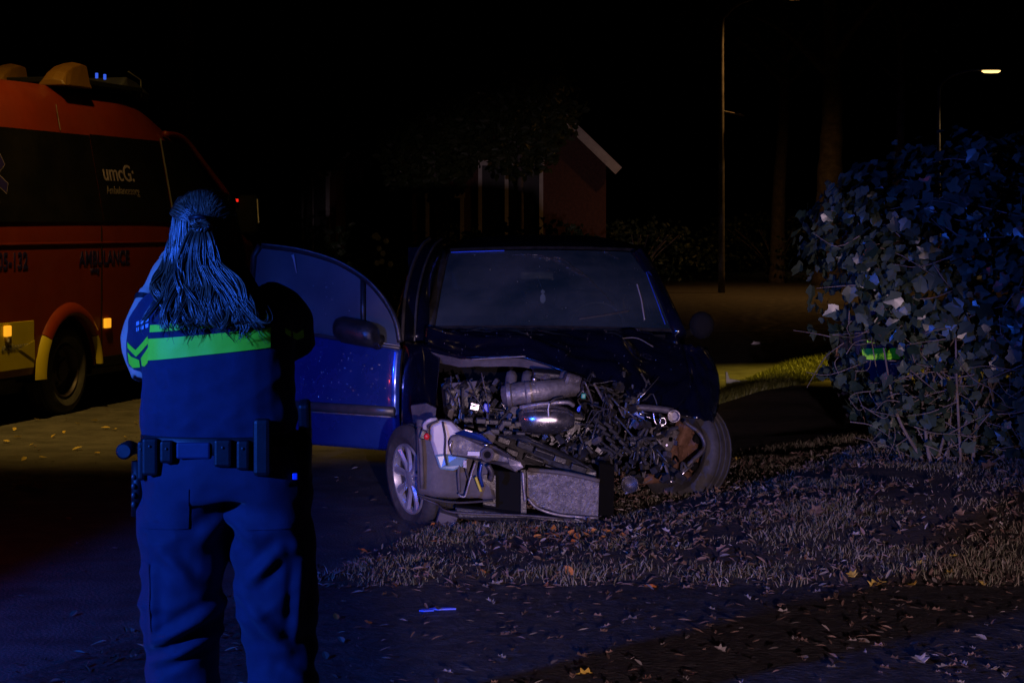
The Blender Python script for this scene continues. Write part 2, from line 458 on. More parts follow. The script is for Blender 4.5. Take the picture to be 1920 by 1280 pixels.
# ---- grass
def blades(pts, name, material, hmin, hmax, w=0.004, spread=0.5):
    m = MB(); V = m.v; F = m.f
    for (x, y, s) in pts:
        z = gz(x, y) - 0.004
        h = random.uniform(hmin, hmax) * s; a = random.uniform(0, 6.283); ww = w * random.uniform(.6, 1.4)
        lx, ly = math.cos(a) * ww, math.sin(a) * ww
        b = random.uniform(0, 6.283); k = random.uniform(.1, spread) * h
        bx, by = math.cos(b) * k, math.sin(b) * k
        o = len(V)
        V += [(x - lx, y - ly, z), (x + lx, y + ly, z), (x + bx * .4 + lx * .8, y + by * .4 + ly * .8, z + h * .6), (x + bx * .4 - lx * .8, y + by * .4 - ly * .8, z + h * .6), (x + bx, y + by, z + h * .97)]
        F += [(o, o + 1, o + 2, o + 3), (o + 3, o + 2, o + 4)]
    m.mi = [0] * len(F)
    return m.build(name, material, fix=False)
pts = []
while len(pts) < 34000:
    Y = random.uniform(8.36, 13.2); X = random.uniform(edge(Y) + 0.01, 4.4)
    n = noise.noise(Vector((X * 1.6, Y * 2.1, 3))) + 0.45 * noise.noise(Vector((X * 6, Y * 6, 7)))
    d = X - edge(Y)
    keep = 0.36 + 1.15 * n
    if Y < 8.55: keep -= .55 * (8.55 - Y) / .2
    elif Y < 8.8: keep += .22
    if d < 0.28: keep += 0.35
    if random.random() < keep:
        s = 0.55 + 0.9 * max(0, n) + (0.35 if Y < 8.7 else 0)
        pts.append((X, Y, min(1.6, s)))
tag(blades(pts, 'verge_grass', M['grass'], 0.014, 0.052, 0.0024, 1.25), 'rough half bare grass of the verge round the wreck', 'grass', kind='stuff')
pts = []
while len(pts) < 46000:
    Y = random.uniform(16.3, 26); d = random.uniform(-0.05, min(3.2, .26 + (Y - 16.5) * .245 + .5 * max(0, Y - 18.4))) * (0.95 + .2 * noise.noise(Vector((Y * .8, 2, 2))))
    pts.append((edge(Y) + d, Y, 1.0))
tag(blades(pts, 'mown_grass_strip', M['grass2'], 0.03, 0.085, 0.005, .9), 'lamplit green grass strip along the road edge', 'grass', kind='stuff')

# ---- fallen leaves
def leaf_shape(kind=0):
    m = MB()
    if kind == 0:   # ovate, curled
        o = [(0, -.5), (.16, -.38), (.27, -.12), (.25, .15), (.12, .38), (0, .55)]
    else:           # lobed
        o = [(0, -.5), (.12, -.36), (.42, -.28), (.26, -.02), (.44, .2), (.18, .26), (0, .52)]
    n = len(o)
    V = []
    for (x, y) in o:
        V.append((0, y, 0.10 * y * y))
    for (x, y) in o[1:-1]:
        V.append((x, y, 0.10 * y * y + x * x * 1.2))
    for (x, y) in o[1:-1]:
        V.append((-x, y, 0.10 * y * y + x * x * 0.9))
    F = []
    k = n - 2
    for sgn, off in ((1, n), (-1, n + k)):
        for i in range(n - 1):
            a = off + i - 1 if i > 0 else None; b = off + i if i < n - 2 else None
            if a is None: fc = (0, b, 1)
            elif b is None: fc = (i, a, i + 1)
            else: fc = (i, a, b, i + 1)
            F.append(fc if sgn > 0 else fc[::-1])
    m.add(V, F)
    return m
LEAF = [leaf_shape(0), leaf_shape(1)]
def leaf_M(x, y, z, s, tilt=0.5):
    return Matrix.Translation((x, y, z)) @ Euler((random.uniform(-tilt, tilt), random.uniform(-tilt, tilt), random.uniform(0, 6.28))).to_matrix().to_4x4() @ Matrix.Diagonal((s, s, s, 1))
litter = {'leaf_brown': MB(), 'leaf_pale': MB()}
for i in range(12600):
    if i < 3000: Y = random.uniform(5.8, 8.6); X = random.uniform(edge(Y) - 0.1 - .6 * random.random() ** 3, 3.2)
    elif i < 12000: Y = random.uniform(8.3, 12.4); X = random.uniform(edge(Y) - .3 * random.random() ** 2, 4.2)
    else: Y = random.uniform(8.0, 19); X = random.uniform(-5.5, edge(Y))
    nn = noise.noise(Vector((X * 1.1, Y * 1.4, 9)))
    if random.random() > 0.55 + nn: continue
    s = random.uniform(0.018, 0.05) if i < 12000 else random.uniform(.015, .035)
    on = Y > 8.45 and X > edge(Y)
    if i < 3000 and random.random() < .35: continue
    T = leaf_M(X, Y, gz(X, Y) + 0.006 + (.02 if on else .008) * random.random(), s, 1.15 if on else .35)
    T = T @ Matrix.Diagonal((random.uniform(.35, .75), random.uniform(.9, 1.35), 1.3, 1))
    L = LEAF[random.random() < .3]
    tgt = litter['leaf_brown' if random.random() < .8 else 'leaf_pale']
    tgt.add([T @ Vector(p) for p in L.v], L.f)
tag(litter['leaf_brown'].build('leaf_litter', M['leaf_brown'], fix=False), 'brown leaf litter strewn over footpath and verge', 'leaf litter', kind='stuff')
tag(litter['leaf_pale'].build('leaf_litter', M['leaf_pale'], fix=False), 'pale dry leaf bits strewn over footpath and verge', 'leaf litter', kind='stuff')
leaf_me = {}
for k in ('leaf_orange', 'leaf_yellow', 'leaf_pale', 'leaf_brown'):
    for q in (0, 1): leaf_me[k, q] = LEAF[q].mesh('fallen_leaf', M[k])
def put_leaf(px, py, kind, size, label, group, q=0, tilt=.4):
    Y = 5688.0 / (py - 425); X = (px - 960) / FPX * Y
    o = bpy.data.objects.new('fallen_leaf', leaf_me[kind, q]); COL.objects.link(o)
    o.location = (X, Y, gz(X, Y) + size * 0.22)
    o.rotation_euler = (random.uniform(-tilt, tilt), random.uniform(-tilt, tilt), random.uniform(0, 6.28))
    o.scale = (size,) * 3
    tag(o, label, 'leaf', group)
L1 = ('orange fallen leaf lying in the grass in front of the wrecked car', 'orange leaves before the wreck')
for (x, y, s) in ((1066, 1084, .07), (1024, 1103, .05), (815, 990, .055), (893, 996, .06), (812, 1026, .05), (680, 1036, .055), (1030, 1022, .06), (1010, 1026, .055), (1082, 1028, .06), (905, 1086, .055),
                  (1220, 1106, .055), (1512, 1068, .05), (1093, 1015, .05), (1060, 1012, .045), (1050, 1034, .05), (690, 1178, .06), (630, 1166, .05), (1130, 1030, .05), (985, 1006, .05), (741, 1103, .05), (1005, 1014, .06), (1018, 1030, .055), (1038, 1012, .06), (1042, 1026, .07), (1070, 1022, .06), (1076, 1038, .055), (1100, 1026, .06), (1110, 1016, .05), (1122, 1040, .055), (1140, 1020, .06), (1150, 1034, .05), (1168, 1028, .06), (1000, 1002, .05), (970, 1004, .05)):
    put_leaf(x, y, 'leaf_orange', s, *L1, q=0, tilt=.7)
L2 = ('yellow fallen leaf lying on the asphalt beside the ambulance wheel', 'yellow leaves by the ambulance')
for (x, y, s) in ((70, 789, .08), (145, 796, .07), (178, 791, .08), (198, 805, .09), (215, 807, .07), (145, 844, .09), (33, 822, .08), (80, 860, .07), (45, 863, .07), (100, 820, .08), (182, 852, .07), (27, 807, .07), (255, 795, .07), (236, 822, .07), (12, 830, .08), (60, 835, .06), (120, 812, .06), (250, 860, .06)):
    put_leaf(x, y, 'leaf_yellow', s * .8, *L2, q=0)
L3 = ('pale fallen leaf lying on the dark footpath in front of the verge', 'pale leaves on the footpath')
for (x, y, s) in ((1648, 1196, .055), (1715, 1218, .06), (1725, 1250, .07), (1620, 1212, .05), (1860, 1268, .06), (1840, 1205, .05), (1690, 1145, .045), (1505, 1245, .06), (1410, 1252, .05), (1105, 1236, .05), (1350, 1228, .05), (820, 1150, .055), (640, 1210, .05), (1180, 1246, .045), (1560, 1262, .05), (1770, 1262, .06), (1450, 1226, .045), (1905, 1192, .05), (1000, 1198, .04), (720, 1182, .045), (610, 1240, .05), (880, 1268, .045), (1290, 1204, .04), (1040, 1252, .045)):
    put_leaf(x, y, 'leaf_pale', s, *L3, q=random.random() < .4)
L4 = ('yellow brown fallen leaf lying at the footpath edge below the ivy', 'yellow leaves below the ivy')
for (x, y, s) in ((1640, 1104, .07), (1652, 1100, .06), (1598, 1090, .06), (1726, 1074, .05), (1780, 1085, .05), (1788, 1067, .05), (1712, 1102, .05), (1380, 884, .07), (1690, 905, .10), (1840, 1100, .05), (1096, 1276, .06), (1242, 1000, .05)):
    put_leaf(x, y, 'leaf_yellow', s, *L4, q=1)
L5 = ('grey brown curled leaf lying among the verge grass', 'curled leaves on the verge')
for (x, y, s) in ((1530, 1010, .09), (1610, 1015, .08), (1412, 1026, .06), (1855, 935, .10), (1800, 1012, .06), (1440, 945, .05), (1565, 945, .06), (1480, 1062, .06), (1700, 1000, .06), (1350, 1075, .06), (1260, 1040, .05), (1900, 990, .07), (1745, 960, .06), (1310, 960, .05), (1860, 1050, .06)):
    put_leaf(x, y, 'leaf_brown', s, *L5, q=1, tilt=.8)
L6 = ('small pale leaf lying on the dark road left of the officer', 'leaves on the dark road')
for (x, y, s) in ((15, 958, .06), (128, 975, .05), (60, 915, .06), (190, 890, .05), (138, 1154, .05), (245, 1186, .06), (160, 1242, .06), (20, 1262, .06), (95, 1060, .04), (215, 1030, .04), (40, 1120, .04), (650, 985, .05), (640, 1050, .04), (700, 940, .05), (665, 880, .05), (610, 955, .05), (690, 998, .05)):
    put_leaf(x, y, 'leaf_pale' if x > 0 else 'leaf_brown', s * .9, *L6, q=0)
for (x, y, s) in ((35, 917, .10), (49, 916, .09), (70, 918, .08)):
    put_leaf(x, y, 'leaf_orange', s, 'red orange leaf lying on the dark road behind the officer', 'red leaves on the road', q=1)

# ---- street lamps
def street_lamp(x, y, sgn, h, label, lens, light=None, aim=None, bracket=False, group='street lamps'):
    r = empty('street_lamp', (x, y, 0), label=label, cat='street lamp', group=group)
    p = spline([(0, 0, -.02), (0, 0, h * .45), (0, 0, h - .75), (sgn * .10, 0, h - .38), (sgn * .42, 0, h - .10), (sgn * .95, 0, h + .06), (sgn * 1.45, 0, h + .10)], 7)
    n = len(p)
    MB().tube(p, [lerp(.085, .034, (i / n) ** .7) for i in range(n)], 12).build('pole', M['galv'], r, smooth=True)
    hd = MB().loft([[(sgn * (1.32 + .78 * t), .14 * w * math.cos(a), h + .10 + .07 * w * max(-.15, math.sin(a))) for a in [2 * math.pi * k / 12 for k in range(12)]] for t, w in ((0, .35), (.1, .75), (.4, 1), (.8, .95), (1, .5))]).build('lamp_head', M['trim'], r, smooth=True)
    MB().loft([[(sgn * (1.42 + .60 * t), .12 * w * math.cos(a), h + .075 - .085 * w * max(0, math.sin(a))) for a in [math.pi * k / 8 for k in range(9)]] for t, w in ((0, .4), (.12, .9), (.5, 1), (.88, .9), (1, .4))], closed=False).build('lens', lens, hd, smooth=True)
    MB().box((0, .09, .9), (.09, .02, .35)).build('service_door', M['galv'], r, bevel=.004)
    if bracket:
        b = MB().tube([(0.05, 0, h - 2.68), (.5, 0, h - 2.78)], .022, 6).build('bracket', M['galv'], r)
        MB().box((.42, 0, h - 2.76), (.24, .10, .03), rot=(0, .22, 0)).build('bracket_plate', M['galv'], b)
    if light:
        e, c, cone = light
        l = lamp('street_lamp_light', 'SPOT', (sgn * 1.75, 0, h - .04), c, e, .12, aim=aim and (aim[0] - x, aim[1] - y, 0), cone=cone, blend=.9)
        l.parent = r
    return r
WARM = (1.0, 0.56, 0.10)
street_lamp(5.02, 46, 1, 7.02, 'tall curved street lamp with a small side bracket behind the wreck', M['lampdim'], (520, (1, .46, .12), 152), None, True)
street_lamp(14.0, 63, 1, 6.62, 'distant lit street lamp above the ivy hedge', M['lampglow'], (500, (1, .6, .25), 120))
street_lamp(7.75, 19.5, -1, 6.9, 'unseen street lamp added to light the grass strip behind the ivy hedge', M['lampglow'], (4200, (1, .70, .07), 34), (3.55, 20.1))  # out of view, added for the yellow light on the strip
street_lamp(-5.2, 12.9, 1, 6.9, 'unseen street lamp added to light the road beside the ambulance', M['lampglow'], (1450, (1, .60, .13), 66), (-2.8, 16.4))  # out-of-view copy, put in for the warm light by the ambulance

# ---- houses
def house(x0, x1, Y, zE, zA, depth, label, wins, boards=True):
    r = empty('brick_house', ((x0 + x1) / 2, Y, 0), label=label, cat='house', group='houses behind the road')
    hw = (x1 - x0) / 2; cx = (x0 + x1) / 2
    prof = [(-hw, 0), (hw, 0), (hw, zE), (0, zA), (-hw, zE)]
    MB().prism(prof, frame((0, 0, 0), (1, 0, 0), (0, 0, 1), (0, 1, 0)), depth).build('wall', M['brick'], r)
    rf = MB(); L = math.hypot(hw, zA - zE); an = math.atan2(zA - zE, hw)
    for s in (-1, 1):
        rf.box((s * (hw / 2 + .12), depth / 2, (zA + zE) / 2 + .02), (L + .5, depth + .7, .12), rot=(0, s * an, 0))
    rf = rf.build('roof', M['tile'], r)
    MB().box((hw * .45, depth * .5, zA + .2), (.5, .5, 1.4)).build('chimney', M['brick'], rf)
    for s in (-1, 1):
        MB().box((s * (hw / 2 + .12), -.39, (zA + zE) / 2 - .06), (L + .52, .06, .24), rot=(0, s * an, 0)).build('bargeboard', M['whitewood'], r)
    for (a, b, z0, z1, mull) in wins:
        a -= cx; b -= cx
        f = MB()
        f.box(((a + b) / 2, -.05, z1), (b - a + .16, .10, .14)); f.box(((a + b) / 2, -.05, z0), (b - a + .2, .14, .10))
        for x in [a, b] + mull: f.box((x - (cx if x in mull else 0), -.05, (z0 + z1) / 2), (.10, .098, z1 - z0))
        w = f.build('window', M['whitewood'], r)
        MB().box(((a + b) / 2, -.012, (z0 + z1) / 2), (b - a, .02, z1 - z0)).build('pane', M['pane'], w)
    return r
house(-2.6, 2.45, 50, 3.26, 5.7, 8, 'low brick gabled house with wide white window behind the wreck', [(-.83, .76, 1.0, 3.24, [-.14]), (-2.2, -1.3, 1.0, 2.4, [])])
house(-7.9, -4.4, 48, 3.55, 5.4, 9, 'dark gabled house with white corner post behind the ambulance', [(-6.26, -5.2, .9, 3.20, []), (-5.0, -4.6, .9, 2.9, [])])

# ---- trees
def tree(x, y, r0, h, label, lean=0.0, ncrown=900):
    t = empty('roadside_tree', (x, y, -.03), label=label, cat='tree', group='trees along the road')
    p = spline([(0, 0, -.1), (lean * .3, .02, h * .3), (lean * .6 + .08, 0, h * .6), (lean, .05, h)], 8)
    m = MB(); n = len(p)
    m.tube(p, [r0 * (1.35 if i == 0 else lerp(1.05, .4, i / n)) * (1 + .06 * math.sin(i * 2.1)) for i in range(n)], 14)
    tr = m.build('trunk', M['bark'], t, smooth=True)
    lm = MB(); tips = []
    for k in range(7):
        a = k * 2.4 + random.random(); z = h * random.uniform(.62, .98)
        b = Vector((lean, 0, z)); e = b + Vector((math.cos(a) * 2.4, math.sin(a) * 2.4, random.uniform(1.0, 2.4)))
        lm.tube(spline([b, b.lerp(e, .5) + Vector((0, 0, .3)), e], 4), [r0 * .34 * (1 - i / 9) for i in range(9)], 7); tips += [e, b.lerp(e, .6)]
    lm.build('limb', M['bark'], tr, smooth=True)
    c = MB()
    for k in range(ncrown):
        q = random.choice(tips); d = Vector((random.gauss(0, 1), random.gauss(0, 1), random.gauss(0, .7)))
        pnt = q + d * .75
        T = Matrix.Translation(pnt) @ Euler((random.uniform(0, 6), random.uniform(0, 6), random.uniform(0, 6))).to_matrix().to_4x4() @ Matrix.Diagonal((.16, .16, .16, 1))
        c.add([T @ Vector(v) for v in LEAF[0].v], LEAF[0].f)
    c.build('crown', M['crown'], t, fix=False)
tree(-5.25, 30, .30, 7.5, 'thick grey tree trunk rising behind the ambulance roof')
tree(8.6, 52, .42, 8.5, 'stout dark tree trunk right of the curved street lamp')
tree(7.45, 54, .22, 8.5, 'slim dark tree trunk next to the stout one behind the lamp', .2)
tree(10.8, 54, .19, 8, 'slim dark tree trunk behind the ivy hedge', .1)

def garden_tree(x, y, z, r, n, label):
    t = empty('garden_tree', (x, y, -.03), label=label, cat='tree', group='garden trees before the houses')
    MB().tube(spline([(0, 0, -.05), (.05, 0, z * .5), (0, 0, z)], 5), [.11 - .006 * i for i in range(11)], 9).build('trunk', M['bark'], t, smooth=True)
    c = MB()
    for k in range(n):
        d = Vector((random.gauss(0, 1), random.gauss(0, 1), random.gauss(0, 1))).normalized() * r * random.random() ** .35
        d *= 1 + .3 * noise.noise(d * 1.3)
        T = Matrix.Translation(Vector((0, 0, z)) + d) @ Euler((random.uniform(0, 6), random.uniform(0, 6), random.uniform(0, 6))).to_matrix().to_4x4() @ Matrix.Diagonal((.2, .2, .2, 1))
        c.add([T @ Vector(v) for v in LEAF[0].v], LEAF[0].f)
    c.build('crown', M['crown'], t, fix=False)
garden_tree(.15, 45.5, 4.35, 1.55, 2600, 'dark round garden tree before the house gable behind the wreck')
garden_tree(-1.9, 46, 3.5, 1.3, 1800, 'dark garden tree left of the white house window')
garden_tree(-6.0, 46, 5.15, 1.1, 1500, 'dark crown of a garden tree over the gable behind the ambulance')
garden_tree(-4.7, 44, 4.1, 1.35, 2200, 'dark garden tree before the gable behind the ambulance')
# ---- garden shrubs
def shrub(x, y, rx, rz, n, size, label, z0=0.0, flowers=None, name='garden_shrub'):
    s = empty(name, (x, y, 0), label=label, cat='shrub', group='garden shrubs behind the road')
    f = MB(); st = MB()
    for k in range(9):
        a = random.uniform(0, 6.28); q = random.uniform(.2, .8)
        st.tube(spline([(0.1 * math.cos(a), .1 * math.sin(a), -.02), (rx * .4 * q * math.cos(a), rx * .4 * q * math.sin(a), rz * .8), (rx * q * math.cos(a), rx * q * math.sin(a), rz * 1.5)], 4), .018, 5)
    st.build('stem', M['twig'], s)
    for k in range(n):
        d = Vector((random.gauss(0, 1), random.gauss(0, 1), random.gauss(0, 1))).normalized()
        rad = random.uniform(.6, 1.05) * (1 + .25 * noise.noise(d * 2.2 + Vector((x, y, 0))))
        p = Vector((d.x * rx * rad, d.y * rx * .8 * rad, z0 + max(.03, rz + d.z * rz * rad)))
        T = Matrix.Translation(p) @ Euler((random.uniform(0, 6), random.uniform(0, 6), random.uniform(0, 6))).to_matrix().to_4x4() @ Matrix.Diagonal((size, size, size, 1))
        f.add([T @ Vector(v) for v in LEAF[k % 2].v], LEAF[k % 2].f)
    f.build('foliage', M['shrub'], s, fix=False)
    if flowers:
        for (px, py) in flowers:
            c = at(px, py, y - rx * .85) - Vector((x, y, 0))
            fl = MB()
            for k in range(6):
                a = k * 1.047
                fl.ell(c + Vector((math.cos(a) * .020, 0, math.sin(a) * .020)), (.017, .009, .017), 6, 5)
            fl.ell(c + Vector((0, -.012, 0)), (.012, .01, .012), 6, 5)
            fl.build('flower', M['flower'], s, smooth=True)
for (x, y, rx, rz, n, lb) in ((-3.9, 25, 1.2, .75, 1100, 'dark shrub behind the open car door window'), (-2.0, 27.5, 1.3, .8, 1100, 'dark shrub between the flowering bush and the car roof'),
                              (0.4, 33, 1.8, .85, 1200, 'broad dark shrub behind the car roof'), (-6.0, 29, 1.6, .9, 1100, 'dark shrub beside the ambulance bonnet'),
                              (3.4, 52, 2.2, .9, 1000, 'dark shrub at the foot of the curved street lamp'), (7.6, 55, 2.6, 1.0, 1000, 'dark shrub beyond the stout tree trunk'), (12.2, 58, 3, 1.1, 1000, 'dark shrub behind the ivy hedge by the far lamp'), (-.9, 46, 1.6, .8, 800, 'low dark shrub below the white house window')):
    shrub(x, y, rx, rz, n, .13, lb)
shrub(-1.62, 23.5, .62, .70, 700, .10, 'white flowering bush behind the open car door', flowers=((702, 443), (709, 446), (711, 466), (718, 475), (707, 493), (716, 490), (732, 495), (705, 441), (724, 452)), name='flowering_bush')
# ---- ivy hedge on the right
hedge = empty('ivy_hedge', (3.3, 11.9, 0), label='tall ivy covered hedge with bare stems below, standing on the verge', cat='hedge')
HO = Vector((3.3, 11.9, 0))
def hedge_f(p):
    n = 0.16 * noise.noise(p * 1.7) + 0.07 * noise.noise(p * 5.0)
    lo = 0.05 * ss(1.1, .3, p.z)
    return (abs((p.x - 3.62) / 1.74) ** 3.2 + abs((p.y - 12.1) / .98) ** 3.2 + abs((p.z - 1.06) / 1.08) ** 3.4) ** (1 / 3.2) + n + lo
def ivy_leaf():
    m = MB()
    o = [(0, -.42), (.22, -.5), (.42, -.22), (.5, .02), (.26, .12), (.17, .34), (0, .56)]
    V = [(0, -.05, 0)] + [(x, y, .16 * abs(x) - .1 * y * y) for x, y in o] + [(-x, y, .16 * abs(x) - .1 * y * y) for x, y in o[1:-1]][::-1]
    n = len(V) - 1
    m.add(V, [(0, 1 + i, 1 + (i + 1) % n) for i in range(n)])
    return m
IVY = ivy_leaf(); ivy_me = IVY.mesh('leaf', M['ivy'])
cand = []
tries = 0
while len(cand) < 8600 and tries < 600000:
    tries += 1
    p = Vector((random.uniform(1.7, 4.9), random.uniform(11.0, 13.1), random.uniform(.06, 2.3)))
    f = hedge_f(p)
    if not f < 1.0: continue
    if f < .66 and random.random() < .55: continue
    if p.y > 12.4 and random.random() < .6: continue
    if p.z < .72 and p.y < 11.7 and random.random() < .5: continue
    px = 960 + p.x / p.y * FPX; py = 425 + (1.58 - p.z) / p.y * FPX
    if 1622 < px < 1688 and 640 < py < 712 : continue
    out = Vector(((p.x - 3.62) / 2.6, (p.y - 12.1) / .96, (p.z - .9) / 1.6)).normalized()
    d = (out + Vector((random.gauss(0, .45), random.gauss(0, .45), random.gauss(0, .45)))).normalized()
    s = random.uniform(.045, .085) if random.random() < .75 else random.uniform(.085, .125)
    rot = d.to_track_quat('Z', 'Y').to_matrix() @ Euler((0, 0, random.uniform(0, 6.28))).to_matrix()
    vis = s * max(.05, -d.y) * (1 if p.y < 11.7 else .4) * (1 if px < 1960 else 0)
    cand.append((vis, p, rot, s))
cand.sort(key=lambda c: -c[0])
fol = MB()
for (vis, p, rot, s) in cand[300:]:
    T = Matrix.Translation(p - HO) @ rot.to_4x4() @ Matrix.Diagonal((s, s, s, 1))
    fol.add([T @ Vector(v) for v in IVY.v], IVY.f)
fo = fol.build('foliage', M['ivy'], hedge, fix=False); tag(fo, kind='stuff')
for (vis, p, rot, s) in cand[:300]:
    o = bpy.data.objects.new('leaf', ivy_me); COL.objects.link(o); o.parent = hedge
    o.matrix_basis = Matrix.Translation(p - HO) @ rot.to_4x4() @ Matrix.Diagonal((s, s, s, 1))
# bare stems
for k in range(70):
    x = random.uniform(2.35, 4.6); y = random.uniform(11.5, 12.5)
    b = Vector((x, y, gz(x, y) - .03)); 
    e = b + Vector((random.uniform(-.35, .35), random.uniform(-.3, .1), random.uniform(.4, 1.1)))
    mid = b.lerp(e, .5) + Vector((random.gauss(0, .12), random.gauss(0, .08), random.gauss(0, .05)))
    r = random.uniform(.005, .017)
    MB().tube([q - HO for q in spline([b, mid, e], 5)], [r * (1 - .06 * i) for i in range(11)], 5).build('stem', M['twig'], hedge, smooth=True)
tw = MB()
for k in range(700):
    x = random.uniform(1.95, 4.4); y = random.uniform(11.1, 11.9); z = random.uniform(.12, 1.0) if random.random() < .75 else random.uniform(1, 2)
    b = Vector((x, y, z)); d = Vector((random.gauss(0, 1), random.gauss(0, .5), random.gauss(0, .5))).normalized() * random.uniform(.1, .42)
    px = 960 + x / y * FPX
    qx = 960 + (b + d * .5).x / y * FPX; qy = 425 + (1.58 - (b + d * .5).z) / y * FPX
    if 1615 < qx < 1695 and 635 < qy < 715: continue
    if hedge_f(b) > 1.04 or hedge_f(b + d) > 1.12: continue
    tw.tube([q - HO for q in spline([b, b + d * .5 + Vector((random.gauss(0, .03), 0, random.gauss(0, .03))), b + d], 3)], [.0045 * (1 - .1 * i) for i in range(7)], 4, caps=False)
tag(tw.build('twigs', M['twig'], hedge, smooth=True), kind='stuff')
# ================================================================== ambulance
def tyre_profile(r, w, groove=True):
    ri = r * .64
    p = [(ri, -w * .36), (ri + .012, -w * .42), (r * .80, -w * .52), (r * .93, -w * .48), (r * .985, -w * .40)]
    if groove:
        for k in (-.24, 0, .24):
            p += [(r, w * (k - .085)), (r - .009, w * (k - .075)), (r - .009, w * (k + .075 - .05)), (r, w * (k + .085 - .05))]
    p += [(r * .985, w * .40), (r * .93, w * .48), (r * .80, w * .52), (ri + .012, w * .42), (ri, w * .36)]
    return p
amb = empty('ambulance', (-3.73, 16.2, 0), (0, 0, R(75)), label='red orange ambulance van with dark side windows parked on the road', cat='ambulance')
def tumble(z): return 0.0 if z < 1.6 else 0.15 * (z - 1.6) / .8
TOP = [(-1.95, 2.55), (-1.88, 2.72), (-1.0, 2.80), (0, 2.84), (1.5, 2.84), (1.9, 2.79), (2.3, 2.64), (2.63, 2.45), (3.2, 2.07), (3.5, 1.88), (3.8, 1.60), (4.2, 1.48), (4.45, 1.30), (4.58, 1.05), (4.64, .80)]
WID = [(-1.95, .95), (-1.85, 1.0), (3.6, 1.0), (4.2, .96), (4.5, .88), (4.64, .78)]
fr = [0, .06, .2, .36, .48, .60, .70, .80, .88, .94, .985, 1.0]
secs = []
for i in range(67):
    x = lerp(-1.95, 4.64, i / 66)
    T = interp(TOP, x); w = interp(WID, x)
    half = []
    for f in fr:
        z = .38 + f * (T - .38)
        ins = tumble(z) + (.02 if f == 0 else 0) + (0.03 if f == .88 else .07 if f == .94 else .17 if f == .985 else .45 if f == 1 else 0)
        half.append((w - ins, z))
    secs.append([(x, 1.0 - a, z) for a, z in half] + [(x, 1.0 + a, z) for a, z in reversed(half)])
body = MB().loft(secs).build('body', M['orange'], amb, auto=True)
cut = MB()
for x in (0, 3.66):
    for y0, y1 in ((-.2, .42), (1.58, 2.2)):
        cut.tube([(x, y0, .36), (x, y1, .36)], .475, 40)
cut = cut.build('cutter', M['black'])
cut.matrix_world = Matrix.Translation((-3.73, 16.2, 0)) @ Euler((0, 0, R(75))).to_matrix().to_4x4()
bpy.context.view_layer.update()
bo = body.modifiers.new('b', 'BOOLEAN'); bo.operation = 'DIFFERENCE'; bo.object = cut; bo.solver = 'EXACT'
apply_mods(body); bpy.data.objects.remove(cut)
body.data.set_sharp_from_angle(angle=R(38))
# wheels with steel rims
for x in (0, 3.66):
    for side in (0, 1):
        y = .135 if side == 0 else 1.865; ax = (0, -1, 0) if side == 0 else (0, 1, 0)
        wh = MB().lathe(tyre_profile(.365, .235), (x, y, .365), ax, 44).build('wheel', M['rubber'], amb, smooth=False, auto=True)
        wh['label'] = 'black tyre with dark dished rim'
        MB().lathe([(.235, -.09), (.235, .085), (.215, .10), (.20, .075), (.19, .02), (.15, .005), (.12, .04), (.085, .055), (.08, .075), (.0, .08)], (x, y, .365), ax, 36).build('rim', M['rimdark'], wh, auto=True)
        for k in range(6):
            a = k * 1.047
            MB().tube([(x + .115 * math.cos(a), y + ax[1] * .03, .365 + .115 * math.sin(a)), (x + .115 * math.cos(a), y + ax[1] * .065, .365 + .115 * math.sin(a))], .012, 6).build('wheel_nut', M['steel'], wh)
        MB().box((x, y, .03), (.02, .02, .02)).build('valve', M['black'], wh)
# arch flares
for x in (0, 3.66):
    pr = [(.475, -.0), (.475, .045), (.50, .055), (.56, .03), (.585, -.004)]
    MB().lathe(pr, (x, 0.0, .36), (0, -1, 0), 20, a0=-.95, a1=.95).build('arch_flare', M['orange'], amb, smooth=True)
    MB().lathe([(.475, .0), (.475, .047), (.50, .057), (.565, .02), (.58, -.004)], (x, 0, .36), (0, -1, 0), 12, a0=.96, a1=1.62).build('arch_stripe', M['yel'], amb, smooth=True)
    MB().lathe([(.475, .0), (.475, .047), (.497, .057), (.52, .03), (.53, -.004)], (x, 0, .36), (0, -1, 0), 12, a0=-1.5, a1=-.96).build('arch_stripe', M['yel'], amb, smooth=True)
    MB().lathe([(.46, .0), (.46, -.38)], (x, 0.03, .36), (0, -1, 0), 24, a0=-1.7, a1=1.7).build('wheel_well', M['black'], amb)
# yellow reflective lower panels
for (x0, x1, z0, z1) in ((-1.9, -.62, .44, .82), (4.2, 4.45, .5, .8)):
    MB().box(((x0 + x1) / 2, -.003, (z0 + z1) / 2), (x1 - x0, .012, z1 - z0)).build('yellow_panel', M['yel'], amb, bevel=.003)
MB().prism([(-.86, .60), (-.62, .50), (-.62, .66)], frame((0, -.011, 0), (1, 0, 0), (0, 0, 1), (0, -1, 0)), .004).build('arrow_mark', M['yel'], amb)
MB().prism([(-1.9, .60), (-1.30, .60), (-1.6, .50), (-1.9, .46)], frame((0, -.011, 0), (1, 0, 0), (0, 0, 1), (0, -1, 0)), .004).build('red_mark', M['orange'], amb)
MB().box((2.0, .04, .40), (3.0, .06, .10)).build('side_skirt', M['black'], amb, bevel=.01)
MB().box((-1.2, .05, .40), (1.3, .06, .08)).build('side_skirt', M['black'], amb, bevel=.01)
u = MB(); u.box((1.3, 1.0, .34), (5.2, 1.5, .16)); u.tube([(-.9, .35, .25), (-.25, .35, .24)], .05, 8); u.tube([(-1.5, .5, .28), (-.9, .4, .25)], .09, 10)
u.box((0, 1.0, .36), (.12, 1.5, .12)); u.box((3.66, 1.0, .36), (.12, 1.5, .12))
u.build('chassis', M['steel'], amb)
